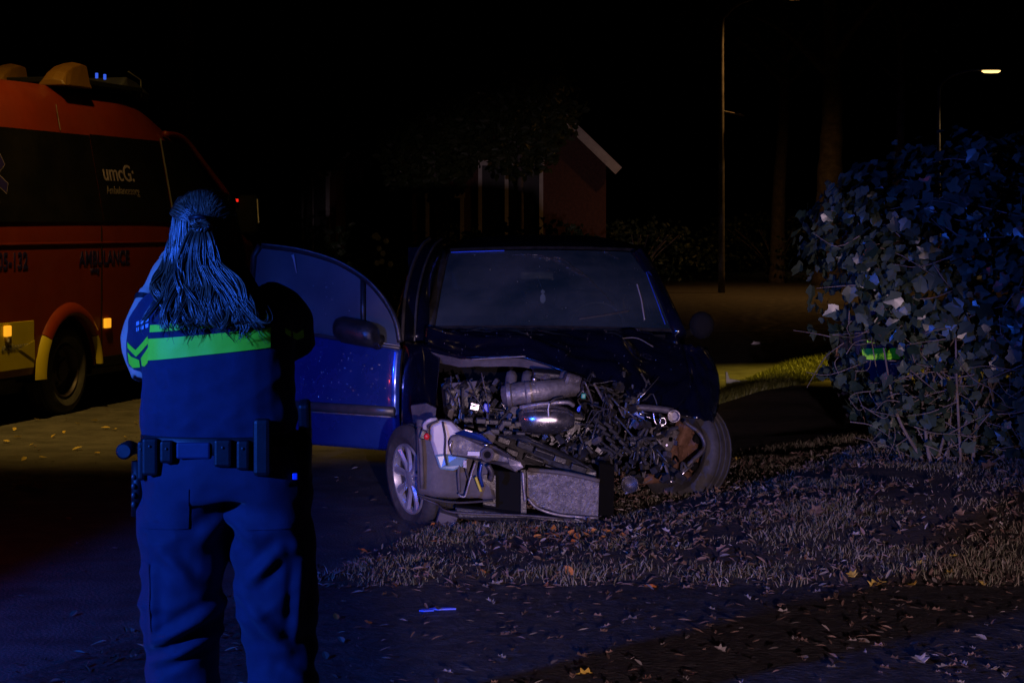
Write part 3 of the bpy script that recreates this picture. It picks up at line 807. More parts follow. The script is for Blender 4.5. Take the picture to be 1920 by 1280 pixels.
# dark side glass band
def side_fn(x0b, x0t, x1b, x1t, z0, z1, off):
    def f(uu, v):
        z = lerp(z0, z1, v); x = lerp(lerp(x0b, x0t, v), lerp(x1b, x1t, v), uu)
        return (x, tumble(z) - off, z)
    return f
for (a, b, c, d, z0, z1) in ((-1.86, -1.84, .615, .615, 1.62, 2.38), (.619, .619, 2.03, 2.03, 1.62, 2.39), (2.075, 2.075, 3.46, 2.60, 1.62, 2.40)):
    MB().grid(side_fn(a, b, c, d, z0, z1, .007), 10, 6).build('side_window', M['glassblack'], amb, smooth=True)
MB().grid(side_fn(2.035, 2.035, 2.068, 2.068, .95, 2.42, .011), 2, 8).build('door_pillar_strip', M['galv'], amb)
pl = spline([(2.2, 0.17, 2.47), (2.63, .17, 2.44), (3.05, .12, 2.18), (3.5, .06, 1.87), (3.78, .05, 1.62)], 6)
MB().tube(pl, .028, 8).build('windscreen_pillar', M['orange'], amb, smooth=True)
def ws(uu, v):
    x = lerp(3.80, 2.62, v); T = interp(TOP, x); return (x + .03 + .06 * math.sin(math.pi * uu), lerp(.10 + .1 * v, 1.9 - .1 * v, uu), T + .012 + .02 * math.sin(math.pi * uu))
MB().grid(ws, 12, 8).build('windscreen', M['glassblack'], amb, smooth=True)
# panel seams
for (x, z0, z1) in ((.568, .46, 1.58), (-1.2, .85, 1.58), (2.05, .45, .93), (3.35, .85, 1.55)):
    MB().box((x, -.002, (z0 + z1) / 2), (.010, .008, z1 - z0)).build('panel_seam', M['black'], amb)
MB().grid(side_fn(.10, .10, .112, .112, 2.40, 2.62, .004), 1, 4).build('panel_seam', M['galv'], amb)
MB().box((.9, -.003, 1.44), (5.4, .012, .016)).build('side_crease', M['orange'], amb, bevel=.003)
MB().box((1.98, -.02, 1.12), (.2, .03, .045)).build('door_handle', M['black'], amb, bevel=.008)
# roof gear
for y in (.20, .80, 1.50):
    MB().loft([[(x, y, 2.80), (x, y + .04, 2.84 + h), (x, y + .13, 2.86 + h), (x, y + .22, 2.85 + h), (x, y + .28, 2.80)] for x, h in ((.30, .0), (.38, .07), (.50, .13), (.66, .17), (.76, .16), (.80, .02))]).build('roof_light_pod', M['fairing'], amb, bevel=.01)
rb = MB(); rb.box((1.15, 1.0, 2.86), (1.5, 1.5, .05)); rb.build('roof_rail', M['black'], amb, bevel=.01)
lb = MB().loft([[(x, 1 - .74 * w, 2.85), (x, 1 - .72 * w, 2.87 + h), (x, 1 + .72 * w, 2.87 + h), (x, 1 + .74 * w, 2.85)] for x, w, h in ((1.55, .96, .02), (1.62, 1, .10), (1.85, 1, .06), (2.15, .95, -.10))]).build('light_bar', M['trim'], amb, bevel=.01)
for x in (1.30, 1.46):
    MB().box((x, .42, 2.96), (.022, .022, .05)).build('blue_flasher', M['bluelit'], lb, bevel=.004)
MB().tube([(1.86, .38, 3.04), (2.02, .33, 2.97), (2.02, .33, 2.80)], .008, 6).build('roof_antenna', M['galv'], amb)
# mirror
mi = MB().loft([[(3.46 + .10 * w * math.cos(a), -.16 + .13 * w * math.sin(a), z) for a in [6.283 * k / 12 for k in range(12)]] for z, w in ((1.50, .6), (1.54, .95), (1.70, 1), (1.86, .95), (1.90, .6))]).build('wing_mirror', M['black'], amb, smooth=True)
MB().tube([(3.62, .03, 1.56), (3.5, -.10, 1.56)], .03, 8).build('mirror_arm', M['black'], mi)
MB().tube([(3.40, -.285, 1.86), (3.43, -.287, 1.62)], .006, 6).build('mirror_edge', M['label'], mi)
MB().box((3.33, -.09, 1.845), (.03, .03, .03)).build('red_marker', M['redlit'], mi, bevel=.004)
MB().box((.66, -.012, .735), (.10, .03, .085)).build('side_marker', M['amber'], amb, bevel=.008)
MB().box((-1.06, -.018, .755), (.09, .03, .085)).build('side_marker', M['amber'], amb, bevel=.008)
MB().box((-1.06, -.014, .69), (.02, .03, .035)).build('reflector', M['label'], amb)
# bumper, lamps and grille at the front
MB().box((4.60, 1.0, .50), (.16, 1.66, .26)).build('front_bumper', M['black'], amb, bevel=.03)
MB().box((4.62, 1.0, .86), (.10, .9, .22)).build('grille', M['black'], amb, bevel=.02)
for y in (.36, 1.64):
    MB().ell((4.42, y, 1.06), (.16, .16, .12), 14, 8).build('headlight', M['alu'], amb, smooth=True)
MB().box((-1.96, 1.0, .46), (.10, 1.9, .16)).build('rear_bumper', M['black'], amb, bevel=.02)
for y in (.10, 1.90):
    MB().box((-1.955, y, 1.35), (.03, .14, .5)).build('tail_light', M['red'], amb, bevel=.01)
for s in (.5, 1.5):
    MB().box((-1.955, s, 1.5), (.012, .86, 1.7)).build('rear_door', M['orange'], amb, bevel=.01)
# lettering
def on_side(x, z, off=.004):
    up = Vector((0, .15 / .8 if z > 1.6 else 0, 1)).normalized()
    return frame((x, tumble(z) - off, z), (1, 0, 0), up, Vector((1, 0, 0)).cross(up))
text_mesh('lettering', 'AMBULANCE', .172, on_side(.16, 1.250), M['navy_print'], amb, xs=.92, bold=.0035, spacing=1.02)
text_mesh('lettering', 'umcg', .075, on_side(.36, 1.185), M['navy_print'], amb, bold=.002)
text_mesh('lettering', '05-132', .185, on_side(-1.19, 1.245), M['navy_print'], amb, xs=.92, bold=.0035)
text_mesh('window_lettering', 'umcG:', .215, on_side(.74, 1.99, .0105), M['pale_print'], amb, xs=1.08, bold=.002)
text_mesh('window_lettering', 'Ambulancezorg', .105, on_side(.76, 1.87, .0105), M['faint_print'], amb, xs=.98)
text_mesh('stripe_lettering', 'ambulancezorg', .075, on_side(-1.14, .605, .0135), M['galv'], amb, xs=1.0)
# six-armed star emblem with a staff on the rear window
sc, sb = Vector((-1.16, 0, 2.0)), .24
for k in range(3):
    a = k * math.pi / 3
    for (w, m_, off) in ((.105, 'pale_print', .0095), (.088, 'navy_print', .0115)):
        T = on_side(sc.x, sc.z, off) @ Matrix.Rotation(a, 4, 'Z')
        l = sb if m_ == 'pale_print' else sb - .008
        MB().prism([(-w / 2, -l), (w / 2, -l), (w / 2, l), (-w / 2, l)], T, .0006 + .0003 * k).build('star_emblem', M[m_], amb)
T = on_side(sc.x, sc.z, .0135)
MB().tube([T @ Vector((.022 * math.sin(t * 9), t * .34 - .17, 0)) for t in [i / 20 for i in range(21)]], .007, 5).build('emblem_snake', M['pale_print'], amb)
MB().tube([T @ Vector((0, -.2, 0)), T @ Vector((0, .2, 0))], .005, 5).build('emblem_staff', M['pale_print'], amb)
# ================================================================== wrecked car
CAR_LOC = Vector((0.22, 10.6, 0)); CAR_ROT = R(3)
car = empty('wrecked_car', CAR_LOC, (0, 0, CAR_ROT), label='dark blue crashed car with torn off front and open door', cat='car')
C2L = (Matrix.Translation(CAR_LOC) @ Matrix.Rotation(CAR_ROT, 4, 'Z')).inverted()
def L(px, py, Y): return C2L @ at(px, py, Y)
def W(p): return C2L @ Vector(p)
C3 = C2L.to_3x3()
NV = {}
def poly_plate(pts, depth, name, material, parent=car, bevel=.003, **k):
    """plate from pixel outline with depth, extruded away from the viewer's side by its thickness"""
    P = [L(*p) for p in pts]; n = len(P)
    d = C3 @ Vector((0, depth, 0))
    return MB().add(P + [p + d for p in P], [tuple(range(n)), tuple(range(2 * n - 1, n - 1, -1))] + [(i, n + i, n + (i + 1) % n, (i + 1) % n) for i in range(n)]).build(name, material, parent, bevel=bevel, **k)
def hose(pts, r, name, material, parent=car, n=7, seg=5):
    return MB().tube(spline([L(*p) for p in pts], seg), r, n).build(name, material, parent, smooth=True)
def block(px, py, Y, s, name, material, rot=(0, 0, 0), parent=car, bevel=.006):
    return MB().box(L(px, py, Y), s, rot=rot).build(name, material, parent, bevel=bevel)

# ---- cabin shell
def roof_fn(u, v):
    Y = lerp(12.28, 14.5, v); w = interp([(12.28, .57), (12.7, .66), (13.6, .66), (14.5, .58)], Y)
    cx = .195 + .0 * (Y - 12); x = cx + (u * 2 - 1) * w
    z = interp([(12.28, 1.425), (12.6, 1.485), (13.1, 1.525), (13.8, 1.52), (14.5, 1.42)], Y) - .075 * abs(u * 2 - 1) ** 3.2
    return W((x, Y, z))
MB().grid(roof_fn, 22, 16).build('roof', M['paint_shaded'], car, smooth=True)
def WS(u, v, off=0.0):
    a = Vector(at(lerp(816, 1258, u), 613 + 5 * u, 11.5)); b = Vector(at(lerp(843, 1192, u), 473, 12.33))
    p = a.lerp(b, v); s = math.sin(math.pi * u)
    return W((p.x, p.y - .10 * s - off * .55, p.z + .025 * math.sin(math.pi * v) + .015 * s + off * .83))
MB().grid(lambda u, v: WS(u, v), 24, 14).build('windscreen', M['wind'], car, smooth=True)
NWS = None
for (u0, u1, v0, v1, nm) in ((0, 1, -.035, 0.0, 'windscreen_seal'), (0, 1, 1.0, 1.05, 'windscreen_seal')):
    MB().grid(lambda u, v: WS(lerp(u0, u1, u), lerp(v0, v1, v), .008), 20, 2).build(nm, M['plastic'], car, smooth=True)
# windscreen pillars
MB().tube([WS(1.028, t, .0) for t in (-.05, .2, .5, .8, 1.04)], [.045, .04, .036, .036, .04], 10).build('pillar', M['paint_shaded'], car, smooth=True)
MB().tube([WS(-.022, t, .0) for t in (-.05, .2, .5, .8, 1.04)], [.03, .028, .026, .026, .03], 10).build('pillar', M['plastic'], car, smooth=True)
outer = [(752, 640, 11.42), (757, 560, 11.6), (770, 502, 11.95), (788, 462, 12.3), (806, 446, 12.65)]
inner = [(805, 640, 11.40), (806, 560, 11.62), (813, 510, 11.95), (826, 474, 12.25), (842, 462, 12.6)]
po = spline([L(*p) for p in outer], 5); pi_ = spline([L(*p) for p in inner], 5)
MB().loft([[a, a.lerp(b, .25) + Vector((0, -.025, .01)), a.lerp(b, .55) + Vector((0, -.02, .01)), b, b + Vector((0, .06, 0)), a + Vector((0, .08, 0))] for a, b in zip(po, pi_)]).build('door_aperture', M['paint_shaded'], car, smooth=True)
hose([(x + 2, y, Y - .02) for x, y, Y in outer], .011, 'aperture_seal', M['rubber'])
hose([(x + 25, y, Y - .035) for x, y, Y in outer], .008, 'aperture_seal', M['trim'])
# sides
def side(sg, y0, y1, nm):
    def lo(u, v):
        z = lerp(.22, .94, v); return (sg * (.855 + .02 * math.sin(math.pi * v) - .03 * (1 - v) ** 3) - (.06 * ss(3.0, 3.75, lerp(y0, y1, u))) * sg, lerp(y0, y1, u), z)
    MB().grid(lo, 12, 8).build('side_panel', M['paint_shaded'], car, smooth=True)
    def hi(u, v):
        y = lerp(y0 + (.55 * v if sg > 0 else 0), y1 - .35 * v, u); return (sg * lerp(.85, .64, v ** 1.2), y, lerp(.94, 1.42, v))
    MB().grid(hi, 10, 6).build('side_window', M['glassblack'], car, smooth=True)
    for y in ((y0 + .55, y0 + 1.2, y1 - .2) if sg > 0 else (y0, y1 - .2)):
        MB().tube([(sg * .855, y, .93), (sg * .78, y + .03, 1.2), (sg * .645, y + .06, 1.43)], .035, 8).build('pillar', M['paint_shaded'], car, smooth=True)
side(1, .85, 3.7, 'r'); side(-1, 2.02, 3.7, 'l')
MB().grid(lambda u, v: (lerp(-.8, .8, u), 3.72 - .32 * max(0, v - .55), lerp(.25, 1.43, v)), 8, 8).build('tailgate', M['paint_shaded'], car, smooth=True)
MB().box((0, 2.2, .26), (1.6, 3.0, .06)).build('floor_pan', M['black'], car)
MB().box((0.02, .78, .58), (1.42, .06, .72)).build('firewall', M['black'], car)
# inside: dashboard, seats, wheel
MB().loft([[(-.68, y, z0), (.70, y, z0), (.70, y, z1), (-.68, y, z1)] for y, z0, z1 in ((.92, .6, .90), (1.1, .6, .95), (1.35, .62, .94), (1.42, .62, .85))]).build('dashboard', M['plastic'], car, bevel=.02)
for x in (-.38, .40):
    s = MB().loft([[(x - .24 * w, y, z - .06), (x + .24 * w, y, z - .06), (x + .24 * w, y + .10, z), (x - .24 * w, y + .10, z)] for w, y, z in ((.95, 1.95, .52), (1, 2.05, .8), (.9, 2.15, 1.1), (.6, 2.18, 1.15))]).build('seat_back', M['seat'], car, bevel=.03)
    MB().box((x, 2.2, 1.24), (.25, .09, .16)).build('headrest', M['seat'], s, bevel=.03)
    MB().box((x, 1.75, .46), (.48, .5, .14)).build('seat_cushion', M['seat'], car, bevel=.03)
MB().tube([(.40 + .18 * math.cos(a), 1.50 + .06 * math.sin(a), .93 + .17 * math.sin(a)) for a in [6.283 * k / 24 for k in range(24)]], .015, 8, closed=True).build('steering_wheel', M['plastic'], car, smooth=True)
mrr = MB().box(WS(.46, .80, -.10), (.22, .03, .06), rot=(.1, 0, 0)).build('rear_view_mirror', M['plastic'], car, bevel=.01)
tg = MB(); q = WS(.475, .47, -.10)
tg.ell(q, (.018, .004, .030), 10, 6); tg.ell(q + Vector((0, 0, .042)), (.012, .004, .014), 8, 6)
tg.tube([q + Vector((0, 0, .05)), WS(.46, .78, -.10)], .0012, 4)
tg.build('hanging_tag', M['tag'], mrr)
# cracks and wiper
def crack(pts, r, nm='crack', m_='bright'):
    P = []
    for px, py in pts:
        v = (613 - py) / 140.0; u = (px - lerp(816, 843, v)) / (lerp(1258, 1192, v) - lerp(816, 843, v))
        P.append(WS(u, v, .006))
    MB().tube(P, r, 5).build(nm, M[m_], car)
random.seed(5)
def jit(p0, p1, n, a):
    return [(lerp(p0[0], p1[0], i / n) + random.uniform(-a, a), lerp(p0[1], p1[1], i / n) + random.uniform(-a, a)) for i in range(n + 1)]
for p0, p1, r in (((960, 484), (1003, 486), .0016), ((1000, 485), (1052, 500), .0022), ((1030, 492), (1105, 535), .0016), ((1052, 496), (1100, 530), .0024), ((1060, 512), (1090, 528), .003), ((1100, 532), (1150, 580), .001), ((1130, 474), (1160, 492), .0016), ((1010, 492), (1050, 492), .0026), ((1040, 500), (1075, 515), .0014)):
    crack(jit(p0, p1, 8, 1.2), r)
crack([(1085, 602), (1130, 596), (1177, 588)], .006, 'wiper', 'trim')
crack([(1195, 543), (1203, 570), (1208, 600)], .004, 'screen_glint', 'milky')  # vertical glint on the glass, put in as a pale tube
crack([(1209, 508), (1228, 560), (1247, 606)], .003, 'screen_glint', 'bluep')  # glint beside it, coloured blue
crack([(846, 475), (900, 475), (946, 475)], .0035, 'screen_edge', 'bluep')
# ---- bonnet, buckled
back = [(806, 618, 11.48), (900, 616, 11.36), (1035, 618, 11.32), (1160, 620, 11.36), (1268, 626, 11.48)]
front = [(795, 652, 11.15), (858, 668, 10.98), (900, 674, 10.93), (986, 668, 10.86), (1045, 692, 10.80), (1105, 712, 10.76), (1160, 706, 10.74), (1200, 766, 10.66), (1262, 770, 10.72), (1302, 735, 10.95)]
bs = spline([L(*p) for p in back], 12); fs_ = spline([L(*p) for p in front], 6)
def samp(P, u):
    x = u * (len(P) - 1); i = min(int(x), len(P) - 2); return P[i].lerp(P[i + 1], x - i)
def bonnet(u, v):
    p = samp(bs, u).lerp(samp(fs_, u), v)
    h = .03 * math.sin(math.pi * v)
    h += .05 * math.exp(-((u - .70 - .12 * v) / .05) ** 2) * math.sin(math.pi * min(1, v * 1.2))
    h -= .035 * math.exp(-((u - .55 - .1 * v) / .10) ** 2) * v
    h += .040 * math.exp(-((v - .55 - .3 * u) / .09) ** 2) * (1 if u < .5 else .3)
    h += .022 * noise.noise(Vector((u * 7, v * 4, 1))) + .010 * noise.noise(Vector((u * 18, v * 9, 4)))
    return p + Vector((0, -.01, h))
bon = MB().grid(bonnet, 70, 30).build('bonnet', M['paint_shaded'], car, smooth=True)
so = bon.modifiers.new('t', 'SOLIDIFY'); so.thickness = .012; so.offset = 0
MB().grid(lambda u, v: bonnet(.02 + u * .5, 1.0) + Vector((0, .015 + .03 * v + .012 * noise.noise(Vector((u * 12, v, 0))), -.055 * v)), 30, 3).build('bonnet_lip', M['liner'], bon, smooth=True)
# folded edges of torn sheet metal, their highlights put in as coloured tubes
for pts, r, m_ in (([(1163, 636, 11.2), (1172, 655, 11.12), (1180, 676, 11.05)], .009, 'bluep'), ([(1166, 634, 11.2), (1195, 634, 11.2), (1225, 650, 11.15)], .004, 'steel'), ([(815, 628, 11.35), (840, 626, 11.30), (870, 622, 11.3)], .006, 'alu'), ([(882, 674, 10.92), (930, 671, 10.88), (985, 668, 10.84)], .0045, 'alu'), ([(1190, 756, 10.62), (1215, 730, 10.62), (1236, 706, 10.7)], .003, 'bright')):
    hose(pts, r, 'torn_edge_highlight', M[m_])
# right wing and left wing stub
def wingR(u, v):
    a = Vector(at(1262, 640, 11.42)).lerp(Vector(at(1326, 652, 11.30)), u); b = Vector(at(1268, 775, 10.72)).lerp(Vector(at(1338, 790, 10.80)), u)
    p = a.lerp(b, v); p.y += -.08 * math.sin(math.pi * u) + .04 * noise.noise(Vector((u * 4, v * 5, 2))); p.x += .05 * math.sin(math.pi * v); p.z += .02 * noise.noise(Vector((u * 9, v * 9, 5)))
    return W(p)
o = MB().grid(wingR, 18, 18).build('front_wing', M['paint_shaded'], car, smooth=True); o.modifiers.new('t', 'SOLIDIFY').thickness = .006
def wingL(u, v):
    a = Vector(at(756, 640, 11.35)).lerp(Vector(at(828, 640, 11.25)), u); b = Vector(at(752, 800, 10.85)).lerp(Vector(at(815, 790, 10.60)), u)
    p = a.lerp(b, v); p.y += -.10 * math.sin(math.pi * u * .9) + .03 * noise.noise(Vector((u * 3, v * 4, 8)))
    return W(p)
o = MB().grid(wingL, 16, 18).build('front_wing', M['paint_shaded'], car, smooth=True); o.modifiers.new('t', 'SOLIDIFY').thickness = .006
mr_ = MB().loft([[L(1310, 610, 11.55) + Vector((.075 * w * math.cos(a) + .02, t, .085 * w * math.sin(a))) for a in [6.283 * k / 14 for k in range(14)]] for t, w in ((-.06, .5), (-.045, .85), (0, 1), (.05, .95), (.07, .6))])  .build('wing_mirror', M['black'], car, smooth=True)
hose([(1282, 628, 11.6), (1300, 620, 11.55)], .025, 'mirror_arm', M['black'], mr_)

# ---- wheels
def car_wheel(c, n, r, w, cap):
    ax = (C3 @ Vector(n)).normalized(); c = C2L @ Vector(c)
    t = MB().lathe(tyre_profile(r, w, True), c, ax, 48).build('wheel', M['rubber'], car, auto=True)
    MB().lathe([(r * .655, -w * .36), (r * .60, -w * .3), (r * .58, w * .25), (r * .655, w * .38), (r * .67, w * .40)], c, ax, 40).build('rim', M['steel'], t, auto=True)
    T = frame(c, ax.cross(Vector((0, 0, 1))).normalized(), ax.cross(ax.cross(Vector((0, 0, 1)))).normalized() * -1, ax)
    if cap:
        ro = r * .66
        MB().lathe([(ro * 1.0, w * .40), (ro * .985, w * .455), (ro * .93, w * .45), (ro * .90, w * .36), (ro * .88, w * .24)], c, ax, 48).build('hubcap_ring', M['hubcap'], t, auto=True)
        MB().lathe([(0, w * .42), (ro * .17, w * .42), (ro * .22, w * .40), (ro * .26, w * .30)], c, ax, 30).build('hubcap_centre', M['hubcap'], t, auto=True)
        MB().lathe([(0, w * .20), (ro * .9, w * .22)], c, ax, 30).build('hubcap_back', M['plastic'], t)
        for k in range(9):
            a = 6.283 * k / 9 + .2
            secs = []
            for q, hw, h in ((.20, .115, .40), (.45, .10, .37), (.7, .115, .39), (.93, .165, .435)):
                rr = ro * q; e = Vector((math.cos(a), math.sin(a))); f = Vector((-e.y, e.x)); b = hw * ro
                secs.append([T @ Vector((*(e * rr + f * (-b)), w * (h - .07))), T @ Vector((*(e * rr + f * (-b * .45)), w * h)), T @ Vector((*(e * rr + f * (b * .45)), w * h)), T @ Vector((*(e * rr + f * b), w * (h - .07))), T @ Vector((*(e * rr), w * (h - .14)))])
            MB().loft(secs).build('hubcap_spoke', M['hubcap'], t, auto=True)
    return t, T, c, ax
wl = car_wheel(at(790, 893, 10.36), (-.88, -.46, -.10), .292, .185, True)
wr, TR, cR, axR = car_wheel(at(1283, 846, 10.98), (-.70, -.70, .14), .292, .185, False)
for (px, py, Y) in ((-0.62, 0, 13.36), (1.0, 0, 13.36)):
    car_wheel(Vector((px, Y, .29)), (-1, 0, 0), .292, .185, False)
# hub, disc and wishbone in the right wheel
MB().lathe([(0, .05), (.06, .05), (.065, .0), (.125, -.005), (.125, .012), (.07, .02)], cR + axR * .03, axR, 32).build('brake_disc', M['rust'], wr, auto=True)
MB().lathe([(.19, -.05), (.17, -.02), (.13, -.03), (.06, -.01), (0, 0)], cR, axR, 32).build('rim_dish', M['rust'], wr, auto=True)
for k in range(5):
    a = 6.283 * k / 5
    MB().ell(TR @ Vector((.13 * math.cos(a), .13 * math.sin(a), .025)), (.028, .028, .028), 8, 6).build('rim_opening', M['black'], wr)
cal = MB().box(TR @ Vector((-.02, .10, .06)), (.07, .10, .14), rot=(.2, .3, .6)).build('brake_caliper', M['rust'], wr, bevel=.015)
hose([(1283, 790, 10.75), (1312, 812, 10.72), (1321, 838, 10.70), (1300, 862, 10.66), (1275, 888, 10.64), (1262, 902, 10.64)], .013, 'wishbone', M['steel'])
hose([(1300, 870, 10.64), (1284, 884, 10.62), (1272, 898, 10.62)], .006, 'brake_pipe', M['bright'])
hose([(1255, 905, 10.66), (1262, 900, 10.64)], .022, 'ball_joint', M['bright'])
hose([(1252, 810, 10.8), (1262, 850, 10.8), (1258, 900, 10.85)], .035, 'strut', M['rust'])
hose([(1190, 900, 10.75), (1240, 895, 10.75), (1290, 890, 10.9)], .03, 'track_arm', M['rust'])
block(1240, 815, 10.78, (.16, .08, .13), 'suspension_mount', M['steel'], (.2, .4, .1))

# ---- engine bay
block(1010, 830, 10.92, (.70, .36, .40), 'engine_block', M['plastic'], (0, .05, .03), bevel=.03)
eng = block(1000, 780, 10.80, (.34, .30, .16), 'cylinder_head', M['steel'], (.1, .06, .0), bevel=.02)
im = MB()
im.tube([L(944, 742, 10.50), L(975, 737, 10.48), L(1085, 724, 10.52)], [.055, .062, .052], 14)
for x in (955, 985, 1020, 1055):
    im.tube(spline([L(x, 738 - (x - 950) * .1, 10.52), L(x + 4, 705, 10.62), L(x + 2, 712, 10.85)], 4), .032, 8)
im = im.build('intake_manifold', M['alu'], car, smooth=True)
MB().lathe([(.066, 0), (.068, .02), (.058, .03), (.058, .1), (.066, .11), (.066, .13)], L(950, 741, 10.47), (C3 @ Vector((.96, 0, .1))), 20).build('manifold_collar', M['alu'], im, auto=True)
block(1072, 716, 10.5, (.10, .06, .09), 'throttle_body', M['steel'], (.1, .3, .2), bevel=.02)
block(1025, 703, 10.62, (.16, .10, .05), 'engine_cover', M['plastic'], (.2, .1, 0), bevel=.015)
MB().ell(L(1002, 711, 10.46), (.016, .012, .014), 10, 8).build('sensor', M['bright'], im, smooth=True)
hs = MB()
hs.loft([[L(px, 786, 10.44) + Vector((0, -.085 * w * math.sin(a) - .0, .080 * w * math.cos(a))) for a in [math.pi * k / 12 for k in range(13)]] for px, w in ((972, .45), (982, .85), (1005, 1.0), (1040, 1.02), (1062, .85), (1076, .5))], closed=False)
hs = hs.build('heat_shield', M['bright'], car, smooth=True); hs['label'] = 'shiny exhaust heat shield'
hose([(975, 764, 10.40), (1010, 758, 10.38), (1060, 754, 10.38), (1076, 760, 10.40)], .012, 'shield_flange', M['alu'])
hose([(1030, 755, 10.36), (1028, 768, 10.35), (1029, 780, 10.35)], .004, 'spring_bolt', M['label'])
hose([(1030, 756, 10.36), (1040, 748, 10.36), (1056, 744, 10.4)], .006, 'hose', M['rubber'])
# battery corner
bt = block(876, 748, 10.75, (.26, .18, .16), 'battery', M['plastic'], (.05, -.1, .1), bevel=.01)
block(890, 762, 10.52, (.05, .02, .04), 'battery_clamp', M['bright'], (0, .2, 0), bt, .004)
block(912, 764, 10.52, (.035, .02, .045), 'battery_clamp', M['bluep'], (0, .2, 0), bt, .004)
poly_plate([(842, 718, 10.6), (895, 714, 10.6), (884, 745, 10.58), (862, 742, 10.58)], .02, 'torn_panel', M['liner'])
block(845, 770, 10.6, (.035, .05, .16), 'bracket', M['steel'], (0, .25, .2)); block(863, 765, 10.58, (.012, .02, .12), 'bracket', M['alu'], (0, -.15, 0)); block(852, 752, 10.58, (.012, .02, .10), 'bracket', M['alu'], (0, .4, 0))
block(862, 778, 10.5, (.012, .015, .07), 'bracket', M['bright'], (0, .15, 0))
for k in range(5):
    block(878 + k * 24, 786 + k * 2, 10.42, (.052, .05, .026), 'relay_block', M['trim'] if k % 2 else M['plastic'], (.1, .04, 0), bevel=.004)
    block(880 + k * 24, 801 + k * 3, 10.40, (.050, .05, .024), 'relay_block', M['plastic'] if k % 2 else M['trim'], (.1, .06, 0), bevel=.004)
# fan cowl, radiator and lower members
cowl = poly_plate([(862, 812, 10.30), (985, 818, 10.28), (1075, 858, 10.22), (1120, 884, 10.2), (1118, 900, 10.2), (985, 885, 10.2), (930, 870, 10.2), (870, 850, 10.25)], .08, 'fan_cowl', M['plastic'], bevel=.008)
poly_plate([(900, 815, 10.24), (918, 806, 10.22), (930, 818, 10.22), (922, 838, 10.22), (908, 834, 10.22)], .02, 'cowl_rib', M['liner'], cowl)
for k, (x, y) in enumerate(((945, 826), (985, 836), (1020, 850), (1050, 862), (1085, 878), (1000, 862), (960, 848), (1035, 880), (1080, 896))):
    block(x, y, 10.18, (.07 + .02 * (k % 3), .03, .035), 'cowl_rib', M['plastic'], (.2 * (k % 3), .35, .1), cowl, .006)
rad = poly_plate([(987, 881, 10.02), (1060, 888, 10.02), (1124, 902, 10.02), (1122, 968, 10.02), (1050, 962, 10.02), (1003, 948, 10.02), (988, 930, 10.02)], .05, 'radiator', M['radiator'], bevel=.004)
hose([(990, 880, 10.0), (1060, 887, 10.0), (1124, 901, 10.0)], .012, 'radiator_rim', M['liner'], rad)
hose([(990, 934, 9.99), (1008, 952, 9.99), (1050, 965, 9.99), (1122, 971, 9.99)], .008, 'radiator_rim', M['alu'], rad)
poly_plate([(976, 880, 10.03), (986, 880, 10.03), (988, 968, 10.03), (976, 968, 10.03)], .07, 'radiator_tank', M['plastic'], rad)
hose([(981, 884, 9.99), (982, 910, 9.99), (985, 940, 9.99)], .008, 'tank_pipe', M['alu'], rad)
poly_plate([(1124, 868, 10.0), (1152, 874, 10.1), (1150, 985, 10.1), (1124, 986, 10.0)], .10, 'front_panel_post', M['black'])
poly_plate([(905, 880, 10.1), (978, 886, 10.08), (978, 962, 10.08), (905, 950, 10.1)], .05, 'lower_panel', M['black'])
poly_plate([(905, 888, 10.06), (930, 890, 10.06), (930, 950, 10.06), (905, 946, 10.06)], .02, 'lower_panel', M['plastic'])
poly_plate([(852, 950, 9.99), (985, 966, 9.96), (1132, 976, 9.96), (1134, 990, 9.96), (985, 984, 9.96), (858, 972, 9.99)], .12, 'lower_crossmember', M['plastic'], bevel=.01)
hose([(790, 933, 10.08), (820, 945, 10.05), (850, 960, 9.97), (985, 966, 9.93), (1050, 972, 9.93)], .006, 'valance_edge', M['steel'])
block(838, 972, 10.05, (.10, .10, .08), 'valance_bracket', M['liner'], (.2, .3, 0))
# wheel arch liner, reservoir and bumper beam
def liner(u, v):
    a = Vector(at(781, 786, 10.06)).lerp(Vector(at(905, 812, 10.10)), u); b = Vector(at(783, 926, 10.03)).lerp(Vector(at(930, 936, 10.05)), u)
    p = a.lerp(b, v); p.y += -.03 * math.sin(math.pi * u) - .012 * math.sin(6 * u); p.z += .01 * noise.noise(Vector((u * 6, v * 3, 0)))
    return W(p)
o = MB().grid(liner, 18, 12).build('wheel_liner', M['liner'], car, smooth=True); o.modifiers.new('t', 'SOLIDIFY').thickness = .005
hose([(782, 927, 10.0), (815, 936, 9.99), (858, 942, 9.99), (925, 938, 10.0)], .006, 'liner_edge', M['rubber'])
hose([(786, 800, 10.03), (790, 850, 10.0), (792, 915, 10.0)], .012, 'liner_bead', M['liner'])
poly_plate([(770, 760, 10.5), (800, 756, 10.4), (818, 765, 10.35), (815, 800, 10.3), (786, 812, 10.3), (775, 800, 10.4)], .06, 'torn_panel', M['liner'])
rs = poly_plate([(806, 794, 9.960), (826, 788, 9.940), (846, 791, 9.940), (862, 806, 9.950), (879, 817, 9.960), (884, 850, 9.960), (868, 876, 9.960), (850, 884, 9.950), (823, 881, 9.950), (814, 852, 9.950), (806, 826, 9.960)], .12, 'washer_bottle', M['milky'], bevel=.022, auto=True)
rs['label'] = 'milky washer bottle with blue fluid'
poly_plate([(815, 852, 9.942), (833, 851, 9.935), (856, 853, 9.935), (882, 849, 9.945), (868, 875, 9.945), (850, 883, 9.938), (824, 880, 9.938)], .10, 'washer_fluid', M['fluid'], rs, bevel=.012)
hose([(830, 790, 9.930), (835, 820, 9.920), (834, 850, 9.920), (838, 872, 9.920)], .006, 'strap', M['rubber'], rs)
